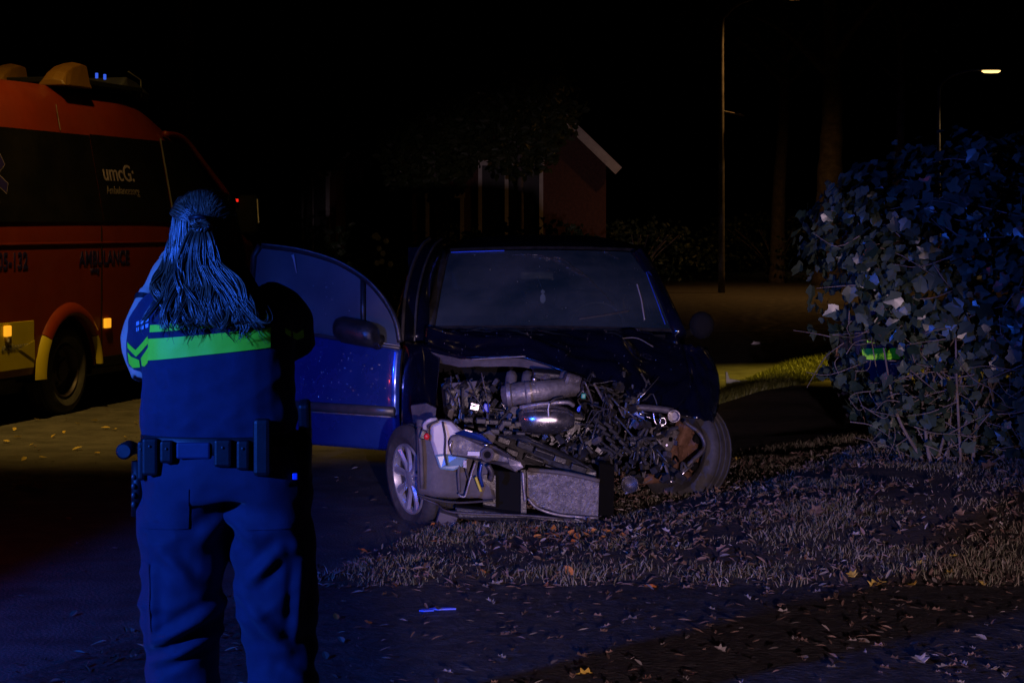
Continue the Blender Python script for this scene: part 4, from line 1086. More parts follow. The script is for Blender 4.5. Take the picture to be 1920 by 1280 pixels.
hose([(797, 806, 9.99), (797, 795, 9.970), (806, 788, 9.950), (818, 786, 9.970)], .012, 'filler_neck', M['milky'], rs)
hose([(803, 802, 9.950), (806, 795, 9.940), (820, 789, 9.940)], .006, 'filler_hose', M['rubber'], rs)
MB().ell(L(800, 818, 9.940), (.016, .012, .018), 10, 8).build('red_connector', M['red'], rs, smooth=True)
block(793, 814, 9.960, (.03, .03, .05), 'pump', M['plastic'], (0, .3, 0), rs)
bm = poly_plate([(840, 830, 9.880), (846, 818, 9.880), (860, 814, 9.890), (905, 828, 9.850), (930, 838, 9.840), (958, 855, 9.840), (976, 868, 9.860), (970, 886, 9.870), (935, 872, 9.840), (880, 860, 9.850), (846, 854, 9.880)], .07, 'bumper_beam', M['steel'], bevel=.008)
poly_plate([(850, 812, 9.910), (870, 806, 9.920), (905, 816, 9.900), (925, 832, 9.880), (900, 828, 9.875), (862, 815, 9.885)], .05, 'beam_flange', M['paint_blue_lit'], bm, bevel=.004)
MB().lathe([(.018, -.012), (.034, -.012), (.036, .006), (.026, .010), (.018, .004)], L(914, 852, 9.825), C3 @ Vector((0, -1, .1)), 24).build('towing_eye', M['steel'], bm, auto=True)
MB().lathe([(0, .004), (.018, .004)], L(914, 852, 9.823), C3 @ Vector((0, -1, .1)), 16).build('towing_hole', M['black'], bm)
block(888, 850, 9.828, (.062, .006, .022), 'paper_label', M['label'], (0, .06, 0), bm, .001)
MB().ell(L(912, 834, 9.820), (.020, .012, .012), 10, 8).build('bolt', M['bright'], bm, smooth=True)
hose([(848, 826, 9.870), (844, 836, 9.865), (846, 848, 9.870)], .004, 'beam_edge', M['bright'], bm)
poly_plate([(952, 858, 9.820), (976, 866, 9.830), (982, 876, 9.830), (966, 884, 9.840), (955, 872, 9.830)], .05, 'crushed_end', M['alu'], bm)
hose([(892, 866, 9.920), (884, 890, 9.910), (876, 918, 9.900), (872, 930, 9.900), (864, 930, 9.900), (860, 926, 9.910)], .006, 'bent_rod', M['alu'])
hose([(862, 864, 9.950), (860, 890, 9.950), (862, 922, 9.950)], .009, 'hose', M['liner'])
hose([(872, 862, 9.930), (874, 880, 9.930), (880, 902, 9.950)], .006, 'ribbed_hose', M['rubber'])
for k in range(6): hose([(868.5, 863 + k * 2.4, 9.925), (875, 864 + k * 2.4, 9.925)], .003, 'hose_rib', M['label'])
hose([(892, 894, 9.930), (897, 908, 9.930), (902, 921, 9.930)], .008, 'yellow_strap', M['yellow'])
hose([(903, 868, 9.940), (900, 890, 9.940), (905, 912, 9.950)], .009, 'hose', M['paint_blue_lit'])
hose([(915, 872, 9.930), (922, 885, 9.930), (920, 900, 9.950)], .014, 'torn_panel', M['steel'])
# right lamp remains
hb = hose([(1170, 768, 10.58), (1205, 764, 10.56), (1262, 770, 10.58)], .020, 'lamp_panel', M['steel'])
poly_plate([(1176, 768, 10.55), (1208, 770, 10.55), (1210, 790, 10.55), (1186, 792, 10.56)], .05, 'headlight_shell', M['paint_blue_lit'], bevel=.006)
MB().ell(L(1183, 772, 10.52), (.026, .012, .012), 10, 8).build('chrome_piece', M['bright'], car, smooth=True)
MB().ell(L(1202, 776, 10.52), (.022, .012, .010), 10, 8, rot=(0, .5, 0)).build('chrome_piece', M['bright'], car, smooth=True)
hose([(1211, 780, 10.53), (1221, 784, 10.53)], .005, 'chrome_piece', M['bright'])
hose([(1225, 772, 10.53), (1228, 790, 10.52), (1236, 798, 10.52), (1246, 796, 10.52)], .006, 'lamp_bezel', M['bright'])
hose([(1239, 784, 10.52), (1246, 784, 10.52), (1248, 794, 10.52), (1238, 795, 10.52), (1239, 784, 10.52)], .005, 'bulb_clip', M['bright'])
MB().lathe([(.0, .0), (.024, .0), (.030, .03), (.034, .03)], L(1262, 780, 10.56), C3 @ Vector((.1, -1, .1)), 20).build('bulb_holder', M['alu'], car, auto=True)
block(1238, 812, 10.6, (.012, .02, .05), 'chrome_piece', M['alu'], (0, 1.2, 0))
MB().lathe([(0, -.03), (.025, -.028), (.042, -.01), (.048, .015), (.044, .02), (.040, 0), (0, -.02)], L(1181, 908, 10.2), C3 @ Vector((-.1, -1, .25)), 24).build('fog_light', M['bright'], car, auto=True)
hose([(1172, 925, 10.2), (1195, 918, 10.2)], .005, 'chrome_piece', M['alu'])
# small thing: the tangle of loops and broken bits
random.seed(21)
for k in range(26):
    cx, cy = random.choice(((1110, 790), (1140, 760), (1190, 840), (1225, 850), (1160, 800), (900, 740), (1100, 730), (1060, 880)))
    p = [(cx + random.gauss(0, 16), cy + random.gauss(0, 18), 10.45 + random.uniform(-.08, .12)) for _ in range(4)]
    hose(p, random.choice((.003, .004, .006, .009)), 'wire', M[random.choice(('rubber', 'rubber', 'trim', 'plastic', 'steel'))], n=5)
for p in ([(1222, 815, 10.5), (1238, 830, 10.48), (1244, 850, 10.48), (1240, 880, 10.5)], [(1218, 830, 10.48), (1226, 850, 10.46), (1228, 872, 10.46), (1238, 884, 10.48)], [(1220, 836, 10.47), (1235, 842, 10.46), (1232, 870, 10.46)], [(1232, 850, 10.45), (1246, 862, 10.45), (1238, 880, 10.45)], [(1200, 868, 10.45), (1212, 860, 10.45)]):
    hose(p, .0045, 'bare_wire', M['alu'], n=5)
for (x, y, a) in ((1128, 800, .6), (1136, 812, .6), (1144, 824, .6), (1152, 836, .7), (1160, 848, .7), (1140, 796, .6), (1150, 808, .6), (1160, 820, .6), (1168, 830, .7), (1176, 842, .7), (1105, 842, .9), (1128, 862, .8)):
    block(x, y, 10.38 + random.uniform(-.04, .04), (.055, .03, .018), 'broken_fin', M['plastic'], (.3, a, .2), bevel=.003)
block(1094, 742, 10.4, (.025, .025, .03), 'connector', M['greenp'], (0, .1, 0)); hose([(1094, 724, 10.42), (1093, 735, 10.4)], .004, 'bare_wire', M['bright'])
hose([(1086, 762, 10.4), (1083, 768, 10.4), (1086, 770, 10.4), (1088, 760, 10.4)], .005, 'connector', M['bluep'])
frag = {'plastic': MB(), 'steel': MB(), 'liner': MB(), 'bright': MB()}
def inside(px, py):
    return 830 < px < 1215 and 715 < py < 900 and not (985 < px < 1130 and py > 880) and not (960 < px < 1085 and 725 < py < 812) and not (800 < px < 975 and 800 < py)
n = 0
while n < 360:
    px, py = random.uniform(820, 1290), random.uniform(700, 900)
    if not inside(px, py) and not (1150 < px < 1290 and 790 < py < 900 and random.random() < .5): continue
    n += 1
    Y = 10.72 - (py - 700) / 200 * .45 + random.uniform(-.1, .22)
    k = random.choices(('plastic', 'steel', 'liner', 'bright'), (9, .35, .35, .5))[0]
    s = (random.uniform(.008, .06), random.uniform(.008, .04), random.uniform(.006, .04))
    if k == 'bright': s = tuple(q * .35 for q in s)
    m_ = frag[k]
    if random.random() < .3: m_.tube(spline([L(px, py, Y), L(px + random.gauss(0, 10), py + random.gauss(0, 10), Y), L(px + random.gauss(0, 18), py + random.gauss(0, 18), Y)], 3), s[2] * .25 + .002, 5)
    else: m_.box(L(px, py, Y), s, rot=(random.gauss(0, .6), random.gauss(0, .7), random.gauss(0, .6)))
for k in frag:
    o = frag[k].build('crushed_fragments', M[k], car, bevel=.002); tag(o, kind='stuff')

# ---- open door
HN = Vector((-.638, 11.22, 0)); DD = Vector((-.85, .53, 0)).normalized(); DN = Vector((-DD.y, DD.x, 0)); DN = -DN if DN.y > 0 else DN
def D(u, z, off=0.0): return W(HN + DD * u + DN * off + Vector((0, 0, z)))
def belt(u): return .868 + .095 * u
ARCH = [(0.012, .905), (.035, 1.01), (.09, 1.11), (.19, 1.215), (.29, 1.285), (.45, 1.36), (.61, 1.405), (.80, 1.44), (1.04, 1.462)]
def bulge(z): return .062 * math.sin(math.pi * max(0, min(1, (z - .20) / .78))) ** .8
def skin(u, v):
    uu = lerp(.0, 1.12, u); z = lerp(.27, belt(uu), v)
    return D(uu, z, bulge(z) - .02 * ss(.06, 0, uu) - .004 * math.exp(-((z - .60) / .03) ** 2))
door = MB().grid(skin, 26, 26).build('door', M['paint_blue_lit'], car, smooth=True); door['label'] = 'open blue front door'
so = door.modifiers.new('t', 'SOLIDIFY'); so.thickness = .012; so.offset = -1
MB().loft([[D(u, .28, -.005), D(u, belt(u) - .01, -.005), D(u, belt(u) - .01, -.075), D(u, .30, -.085)] for u in (.03, .3, .6, .9, 1.10)]).build('door_lining', M['plastic'], door, bevel=.01)
ar = spline([D(u, z, .012) for u, z in ARCH] , 5)
MB().tube(ar, .017, 8).build('window_frame', M['plastic'], door, smooth=True)
MB().tube(spline([D(u, z + .012, .020) for u, z in ARCH], 5), .006, 6).build('frame_edge', M['alu'], door, smooth=True)
MB().tube([D(1.06, 1.465, .01), D(1.11, 1.40, .01), D(1.13, .97, .015)], .022, 8).build('window_frame', M['plastic'], door, smooth=True)
def arch_z(u): return interp(ARCH, u)
MB().grid(lambda u, v: D(lerp(.296, 1.10, u), lerp(belt(lerp(.296, 1.10, u)) - .02, min(1.45, arch_z(lerp(.296, 1.10, u)) - .004), v), .004 + .012 * math.sin(math.pi * v)), 14, 10).build('window_glass', M['doorglass'], door, smooth=True)
MB().grid(lambda u, v: D(lerp(.02, .262, u), lerp(belt(lerp(.02, .262, u)) - .02, arch_z(lerp(.02, .262, u)) - .004, v), .004), 8, 8).build('quarter_glass', M['doorglass'], door, smooth=True)
MB().tube([D(.28, belt(.28) - .02, .008), D(.283, arch_z(.283), .008)], .016, 8).build('window_divider', M['plastic'], door, smooth=True)
MB().tube([D(u, belt(u) + .004, .028) for u in (.0, .3, .6, .9, 1.12)], .013, 8).build('waist_strip', M['trim'], door, smooth=True)
MB().tube([D(u, belt(u) + .018, .028) for u in (.0, .3, .6, .9, 1.12)], .0035, 6).build('waist_strip_edge', M['alu'], door, smooth=True)
MB().tube([D(u, .505, bulge(.5) + .006) for u in (.015, .2, .5, .8, 1.10)], .028, 10, flat=.5, up=(0, 0, 1)).build('side_moulding', M['trim'], door, smooth=True)
MB().tube([D(u, .472, bulge(.47) + .004) for u in (.015, .2, .5, .8, 1.10)], .004, 6).build('moulding_edge', M['alu'], door, smooth=True)
mc = D(.235, .965, .14)
ex = (C3 @ DD); en = (C3 @ DN)
dm = MB().loft([[mc + ex * (.145 * t) + Vector((0, 0, .078 * w * math.sin(a) + .02 * t)) + en * (.07 * w * math.cos(a)) for a in [6.283 * k / 16 for k in range(16)]] for t, w in ((-1, .45), (-.93, .75), (-.6, .95), (0, 1.0), (.6, 1.02), (.9, .8), (1, .5))]).build('door_mirror', M['plastic'], door, smooth=True)
MB().tube([D(.16, .90, .01), D(.19, .93, .10)], [.05, .035], 10).build('mirror_foot', M['plastic'], dm, smooth=True)
MB().box(D(.97, .76, bulge(.76) + .012), (.16, .03, .035), rot=(0, 0, -.55)).build('door_handle', M['paint_blue_lit'], door, bevel=.01)
MB().tube([D(.80, 1.41, .022), D(.79, 1.385, .022), D(.77, 1.30, .022)], [.012, .007, .002], 6, flat=.3).build('glass_streak', M['milky'], door, smooth=True)  # pale tapering streak laid on the door glass
dr = MB(); random.seed(8)
for k in range(170):
    u = random.uniform(.05, 1.0) if k % 3 else random.uniform(.5, .9); z = random.uniform(.52, .84) if k % 4 else random.uniform(.95, 1.3)
    if z > .9 and (z > arch_z(u) - .03 or u < .3): continue
    r = random.uniform(.0018, .0048)
    dr.ell(D(u, z, (bulge(z) if z < belt(u) else .014) + r * .4), (r, r, r), 6, 4)
for k in range(260):
    u, v = random.random(), random.uniform(0, .97)
    r = random.uniform(.0010, .0030)
    dr.ell(WS(u, v, .004) if k % 2 else bonnet(u, v) + Vector((0, -.004, .008)), (r, r, r), 6, 4)
tag(dr.build('water_drops', M['bright'], car, smooth=True), kind='stuff')

# ---- loose pieces lying about
def loose(name, pts, Yg, th, material, label, cat, lay=None):
    o = MB()
    P = [Vector(p) for p in pts]; n_ = len(P); d = Vector((0, th, 0))
    o.add(P + [p + d for p in P], [tuple(range(n_)), tuple(range(2 * n_ - 1, n_ - 1, -1))] + [(i, n_ + i, n_ + (i + 1) % n_, (i + 1) % n_) for i in range(n_)])
    return tag(o.build(name, material, bevel=.003), label, cat)
Y = 18.45
loose('plastic_shard', [at(1362, 731, Y), at(1361, 696, Y), at(1364, 697, Y), at(1368, 710, Y), at(1388, 713, Y), at(1406, 712, Y), at(1398, 722, Y), at(1386, 726, Y), at(1376, 731, Y)], Y, .05, M['debris'], 'pale grey green plastic shard lying at the road edge behind the wreck', 'debris')
Y = 25.8
loose('plastic_shard', [at(1408, 645, Y), at(1414, 640, Y), at(1440, 642, Y), at(1441, 646, Y), at(1420, 648, Y)], Y, .10, M['label'], 'small pale shard lying on the lamplit road', 'debris')
Y = 10.02
loose('bumper_strip', [at(955, 990, Y) + Vector((0, -.05, .01)), at(1045, 987, Y) + Vector((0, -.05, .01)), at(1046, 991, Y) + Vector((0, -.05, .01)), at(956, 994, Y) + Vector((0, -.05, .01))], Y, .03, M['bluep'], 'thin blue strip lying in the grass under the wreck', 'debris')
for (x, y, s, lb) in ((830, 1148, .055, 'blue sliver of broken plastic lying on the footpath'), (800, 1151, .03, 'small chip of broken plastic beside the blue sliver')):
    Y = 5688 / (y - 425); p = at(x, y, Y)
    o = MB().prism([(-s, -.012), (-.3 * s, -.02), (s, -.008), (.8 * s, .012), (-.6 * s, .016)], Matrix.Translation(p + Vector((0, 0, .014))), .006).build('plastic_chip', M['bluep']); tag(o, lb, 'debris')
# ================================================================== people
def ring(z, cx, cy, rx, ry, n=24, p=2.3):
    out = []
    for k in range(n):
        a = 2 * math.pi * k / n; c, s = math.cos(a), math.sin(a)
        out.append((cx + rx * math.copysign(abs(c) ** (2 / p), c), cy + ry * math.copysign(abs(s) ** (2 / p), s), z))
    return out
def loft_rings(m, tab):
    m.loft([ring(*t) for t in tab])
def limb(m, pts, rad, n=14, seg=4):
    P = spline(pts, seg); k = len(P) - 1
    rr = []
    for i in range(len(P)):
        x = i / k * (len(rad) - 1); j = min(int(x), len(rad) - 2); rr.append(lerp(rad[j], rad[j + 1], x - j))
    m.tube(P, rr, n)
def hand(m, wrist, mid, nrm, side, curl, s=1.0):
    """palm and five separate fingers; wrist -> mid is the palm axis, nrm the palm's back normal, side the thumb side"""
    w = Vector(wrist); f = (Vector(mid) - w).normalized(); n = Vector(nrm).normalized(); n = (n - f * n.dot(f)).normalized(); t = (Vector(side) - f * Vector(side).dot(f)); t = (t - n * t.dot(n)).normalized()
    limb(m, [w - f * .02, w + f * .02 * s, w + f * .055 * s, w + f * .088 * s], [.026, .030, .036, .032], 12, 3)
    for k in (-.6, 0, .6): limb(m, [w + f * .02 + t * .020 * k, w + f * .09 * s + t * .034 * k], [.016, .014], 8, 2)
    for k, ln in ((.033, .070), (.011, .080), (-.011, .075), (-.032, .060)):
        b = w + f * .085 * s + t * k; pts = [b]; d = f.copy()
        for q, l in enumerate((.42, .32, .26)):
            d = (Matrix.Rotation(-curl * (.7 + .3 * q), 3, t if True else n) @ d)
            pts.append(pts[-1] + d * ln * l * s)
        limb(m, pts, [.0098, .0092, .0085, .0072], 8, 2)
    b = w + f * .025 * s + t * .030
    limb(m, [b, b + t * .026 + f * .022 - n * .006, b + t * .034 + f * .052 - n * .018, b + t * .026 + f * .078 - n * .028], [.014, .0125, .011, .009], 8, 2)
def fold_fn(amp, sc, seedv, knees=None):
    def f(co, n):
        p = Vector((co.x * sc * 1.0 + co.z * sc * .55, co.y * sc * 1.0, co.z * sc * 1.9 - co.x * sc * .6)) + Vector((seedv, 0, 0))
        a = noise.noise(p); b = noise.noise(p * 2.1 + Vector((3, 1, 7)))
        r = (1 - abs(a) * 2.2) * .9 + b * .5
        k = 1.0
        if knees: k = .45 + sum(math.exp(-((co.z - z) / w) ** 2) for z, w in knees)
        return amp * r * k
    return f
def bvh_of(o):
    me = o.data
    return BVHTree.FromPolygons([v.co.copy() for v in me.vertices], [tuple(p.vertices) for p in me.polygons])
def patch(bvh, top, bot, n, nv, off, name, material, parent, d=(0, 1, 0), y0=-1.0):
    """strip that lies on the cloth between two poly-lines given in (x, z)"""
    d = Vector(d)
    def fn(u, v):
        a = samp2(top, u); b = samp2(bot, u); x, z = lerp(a[0], b[0], v), lerp(a[1], b[1], v)
        h = bvh.ray_cast(Vector((x, 0, z)) + d * y0, d)
        p = h[0] if h[0] else Vector((x, 0, z))
        return p - d * off
    return MB().grid(fn, n, nv).build(name, material, parent, smooth=True, fix=False)
def samp2(P, u):
    x = u * (len(P) - 1); i = min(int(x), len(P) - 2); t = x - i
    return (lerp(P[i][0], P[i + 1][0], t), lerp(P[i][1], P[i + 1][1], t))

OX, OY = -.83, 5.54
off = empty('person', (OX, OY, 0), label='officer seen from behind with long wavy hair and green reflective bands, both arms raised', cat='person')
K = OY / FPX
def o2(px, py): return ((px - 960) * K - OX, 1.58 - (py - 425) * K)
# ---- body under the clothes
b = MB()
HC = Vector((-.062, .035, 1.568))
b.ell(HC, (.072, .092, .112), 20, 14)
b.ell(HC + Vector((0, .03, -.045)), (.058, .066, .075), 16, 10)
b.tube([HC + Vector((0, .085, .02)), HC + Vector((0, .112, -.022))], [.010, .017], 8)           # nose
b.ell(HC + Vector((0, .085, -.062)), (.024, .014, .009), 10, 6)                                 # lips
for s in (-1, 1):
    b.ell(HC + Vector((s * .072, .0, -.012)), (.012, .024, .032), 10, 8)                        # ears
    b.ell(HC + Vector((s * .030, .078, .022)), (.020, .016, .010), 8, 6)                        # brows
limb(b, [(-.035, 0, 1.36), (-.045, .005, 1.42), (-.056, .02, 1.49)], [.065, .052, .05])
loft_rings(b, [(.98, -.01, 0, .17, .105), (1.1, -.01, 0, .165, .105), (1.25, -.01, 0, .18, .11), (1.34, -.012, 0, .175, .10), (1.40, -.02, 0, .10, .07)])
limb(b, [(-.15, 0, 1.36), (-.212, .055, 1.265), (-.245, .110, 1.150)], [.052, .048, .044])
limb(b, [(-.245, .110, 1.148), (-.288, .17, 1.25), (-.257, .225, 1.385)], [.045, .047, .032])
limb(b, [(.12, 0, 1.365), (.162, .075, 1.30), (.178, .135, 1.225)], [.052, .048, .044])
limb(b, [(.178, .135, 1.223), (.12, .24, 1.29), (.00, .31, 1.385)], [.045, .046, .030])
hand(b, (-.255, .225, 1.385), (-.205, .245, 1.47), (-.35, -.9, .25), (.8, -.1, .5), .30, 1.2)
hand(b, (.00, .31, 1.385), (-.045, .335, 1.46), (.8, -.2, .2), (-.1, -.4, .6), .45)
loft_rings(b, [(.80, 0, 0, .16, .10), (.90, 0, 0, .18, .11), (1.0, 0, 0, .17, .105)])
limb(b, [(-.10, 0, .88), (-.118, 0, .48), (-.125, .01, .10)], [.085, .058, .042])
limb(b, [(.11, 0, .88), (.148, 0, .48), (.176, .01, .10)], [.085, .058, .042])
for x in (-.125, .176): limb(b, [(x, -.03, .06), (x, .1, .045), (x, .18, .035)], [.045, .04, .03])
body_o = b.build('body', M['skin'], off)
remesh(body_o, .0062, 3)
for s in (-1, 1): MB().ell(HC + Vector((s * .029, .083, .006)), (.011, .010, .008), 10, 8).build('eye', M['label'], off, smooth=True)
# ---- polo shirt
m = MB()
loft_rings(m, [(.965, -.012, 0, .215, .135), (1.02, -.014, 0, .223, .142), (1.10, -.016, .0, .220, .140), (1.18, -.016, .0, .218, .138), (1.26, -.014, 0, .215, .135), (1.32, -.012, -.002, .205, .128), (1.365, -.015, 0, .180, .11), (1.40, -.022, 0, .125, .085), (1.425, -.03, .004, .075, .07), (1.445, -.035, .006, .066, .064)])
limb(m, [(-.13, 0, 1.355), (-.186, .015, 1.315), (-.212, .045, 1.25), (-.220, .070, 1.180)], [.072, .078, .078, .074], 18)
limb(m, [(.11, 0, 1.36), (.150, .045, 1.325), (.166, .09, 1.28), (.174, .125, 1.222)], [.072, .080, .082, .076], 18)
shirt = m.build('polo_shirt', M['cloth_navy'], off)
remesh(shirt, .008, 4)
displace(shirt, fold_fn(.0055, 6.5, 2.0, [(1.02, .07), (1.33, .06)]))
BV = bvh_of(shirt)
P2 = lambda *a: [o2(*p) for p in a]
patch(BV, P2((287, 632), (400, 622), (516, 610)), P2((287, 672), (400, 659), (516, 647)), 40, 5, .004, 'reflective_band', M['hivis'], off)
patch(BV, P2((290, 607), (400, 597), (512, 585)), P2((290, 620), (400, 610), (512, 597)), 40, 3, .004, 'reflective_band', M['hivis'], off)
patch(BV, P2((318, 566), (328, 565)), P2((318, 606), (328, 605)), 4, 6, .004, 'reflective_band', M['hivis'], off)
patch(BV, P2((340, 560), (350, 559)), P2((340, 604), (350, 603)), 4, 6, .004, 'reflective_band', M['hivis'], off)
patch(BV, P2((472, 560), (484, 560)), P2((472, 592), (484, 591)), 4, 6, .004, 'reflective_band', M['hivis'], off)
patch(BV, P2((238, 641), (257, 655), (286, 627)), P2((238, 652), (257, 668), (287, 641)), 14, 3, .004, 'sleeve_chevron', M['hivis'], off)
patch(BV, P2((238, 660), (246, 668), (263, 674)), P2((239, 682), (248, 690), (264, 688)), 10, 4, .004, 'sleeve_chevron', M['hivis'], off)
patch(BV, P2((267, 670), (278, 659), (287, 648)), P2((268, 684), (279, 684), (287, 676)), 8, 4, .004, 'sleeve_chevron', M['hivis'], off)
patch(BV, P2((540, 612), (556, 625), (568, 618)), P2((540, 622), (556, 638), (568, 634)), 8, 3, .004, 'sleeve_chevron', M['hivis'], off)
for i in range(3):
    for j in range(2):
        x, y = 261 + i * 9.5, 602 + j * 11 - i * 3.5
        patch(BV, P2((x, y), (x + 6, y - 2)), P2((x, y + 7), (x + 6, y + 5)), 2, 2, .004, 'shoulder_block', M['silver'], off)
MB().loft([ring(z, -.035, .004, r, r * .95) for z, r in ((1.425, .083), (1.455, .074), (1.47, .070), (1.465, .064), (1.44, .060))], caps=False).build('collar', M['cloth_navy'], off, smooth=True)
# ---- trousers
m = MB()
loft_rings(m, [(.80, .012, 0, .235, .150), (.86, .010, 0, .247, .158), (.92, .004, 0, .238, .152), (.98, -.006, 0, .220, .138), (1.0, -.008, 0, .213, .134)])
limb(m, [(-.108, 0, .90), (-.116, 0, .70), (-.122, -.004, .495), (-.122, .008, .30), (-.128, .005, .085)], [.128, .128, .112, .098, .104], 20)
limb(m, [(.118, 0, .90), (.136, 0, .70), (.150, -.004, .495), (.168, .008, .30), (.176, .005, .085)], [.130, .124, .112, .092, .104], 20)
tr = m.build('trousers', M['cloth_trouser'], off)
remesh(tr, .0085, 5)
displace(tr, fold_fn(.011, 5.0, 9.0, [(.47, .12), (.74, .07), (.2, .12)]))
def seg_d(x, z, a, b):
    ax, az = a; bx_, bz = b; dx, dz = bx_ - ax, bz - az
    t = max(0, min(1, ((x - ax) * dx + (z - az) * dz) / (dx * dx + dz * dz)))
    return math.hypot(x - ax - t * dx, z - az - t * dz), t
FOLDS = [((414, 1130), (300, 1192), .020, .016), ((412, 1180), (292, 1232), .018, .014), ((318, 1022), (372, 1078), .014, .016), ((532, 1020), (478, 1078), .018, .016), ((572, 1045), (560, 1180), .014, .012), ((450, 1090), (545, 1205), .012, .016), ((540, 1240), (590, 1275), .012, .014), ((300, 1060), (300, 1180), .012, .012), ((430, 960), (380, 1010), .012, .02), ((440, 960), (500, 1010), .012, .02)]
FOLDS = [(o2(*a), o2(*b), A, w) for a, b, A, w in FOLDS]
def folds(co, n):
    if n.y > .3: return 0
    s = 0
    for a, b, A, w in FOLDS:
        d, t = seg_d(co.x, co.z, a, b)
        if d < w * 4: s += A * (.35 + .65 * math.sin(math.pi * min(1, max(.06, t)))) * (math.exp(-(d / w) ** 2) - .45 * math.exp(-((d - 2 * w) / w) ** 2))
    return s
displace(tr, folds)
sm = tr.modifiers.new('s', 'SMOOTH'); sm.iterations = 1; sm.factor = .5
apply_mods(tr)
BT = bvh_of(tr)
for (x, y) in ((276, 905), (470, 905)):
    patch(BT, P2((x, y), (x + 95, y - 2)), P2((x + 4, y + 75), (x + 92, y + 72)), 10, 8, .0035, 'back_pocket', M['cloth_trouser'], off)
patch(BT, P2((272, 1040), (282, 1042), (292, 1046)), P2((276, 1150), (284, 1162), (296, 1170)), 5, 10, .006, 'cargo_pocket', M['cloth_trouser'], off)
patch(BT, P2((572, 1040), (580, 1040), (586, 1042)), P2((566, 1160), (574, 1164), (582, 1160)), 5, 10, .006, 'cargo_pocket', M['cloth_trouser'], off)
for s, x in ((-1, -.128), (1, .176)):
    bo_ = MB().loft([[(x + .052 * w * math.cos(a), .06 + ly * math.sin(a), z) for a in [6.283 * k / 18 for k in range(18)]] for z, w, ly in ((0, 1, .145), (.03, 1.03, .15), (.06, .98, .14), (.09, .9, .10))] + [[(x + .05 * math.cos(a), .0 + .055 * math.sin(a), z) for a in [6.283 * k / 18 for k in range(18)]] for z in (.13, .2)]).build('boot', M['leather'], off, smooth=True)
# ---- duty belt and gear
bl = MB().loft([ring(z, -.008, 0, .226 + d, .146 + d, 40) for z, d in ((.932, 0), (.936, .005), (.984, .005), (.988, 0))], caps=False).build('duty_belt', M['leather'], off, smooth=True)
def bx(px0, px1, py0, py1, y, d, nm, mt, par=off, bv=.006):
    x0, z0 = o2(px0, py1); x1, z1 = o2(px1, py0)
    return MB().box(((x0 + x1) / 2, y, (z0 + z1) / 2), (x1 - x0, d, z1 - z0)).build(nm, M[mt], par, bevel=bv)
bx(348, 410, 818, 848, -.153, .012, 'belt_back_pad', 'belt')
for (a, c, y0, y1, y, d) in ((283, 312, 812, 880, -.118, .045), (318, 342, 815, 856, -.145, .03), (418, 450, 812, 862, -.155, .035), (458, 482, 814, 868, -.148, .035), (270, 284, 820, 892, -.085, .04)):
    p_ = bx(a, c, y0, y1, y, d, 'belt_pouch', 'leather', bv=.008)
    x0, z0 = o2((a + c) / 2, y0 + 14)
    MB().ell((x0, y - d / 2 - .002, z0), (.004, .003, .004), 8, 6).build('press_stud', M['trim'], p_, smooth=True)
x0, z0 = o2(240, 848)
fl = MB().tube([(x0, -.055, z0 + .010), (x0 + .002, .01, z0 + .012), (x0 + .004, .10, z0)], [.024, .022, .016], 16).build('torch', M['leather'], off, smooth=True)
MB().lathe([(.0, .002), (.018, .002), (.022, -.004)], (x0, -.056, z0 + .010), (0, -1, 0), 18).build('torch_end', M['trim'], fl, auto=True)
a0, a1 = o2(263, 862), o2(258, 965)
bt_ = MB().tube([(a0[0], -.03, a0[1]), (a1[0], -.02, a1[1])], [.019, .015], 12).build('baton', M['leather'], off, smooth=True)
for k in range(4):
    q = o2(256, 890 + k * 17)
    MB().ell((q[0], -.045, q[1]), (.007, .006, .009), 8, 6).build('baton_ring', M['trim'], bt_, smooth=True)
ho = MB(); q0 = o2(560, 800)
ho.loft([[(q0[0] - .03 + dx, .0 + .045 * math.cos(a), z) if False else (.222 + .030 * w * math.cos(a), -.01 + .062 * w * math.sin(a), z) for a in [6.283 * k / 14 for k in range(14)]] for z, w, dx in ((.70, .55, 0), (.74, .8, 0), (.86, 1, 0), (.95, 1.1, 0), (.985, 1.0, 0))])
ho = ho.build('holster', M['leather'], off, smooth=True)
MB().box((.236, -.03, 1.02), (.034, .05, .13), rot=(.35, 0, 0)).build('pistol_grip', M['leather'], ho, bevel=.01)
bx(556, 566, 878, 890, -.10, .02, 'holster_clip', 'bluep', ho, .003)
ra = bx(488, 520, 775, 880, -.142, .04, 'radio_pouch', 'leather', bv=.012)
# watch
MB().lathe([(.033, -.008), (.036, -.008), (.036, .008), (.033, .008)], (-.266, .212, 1.362), (.2, .40, .88), 20).build('watch_strap', M['leather'], off)
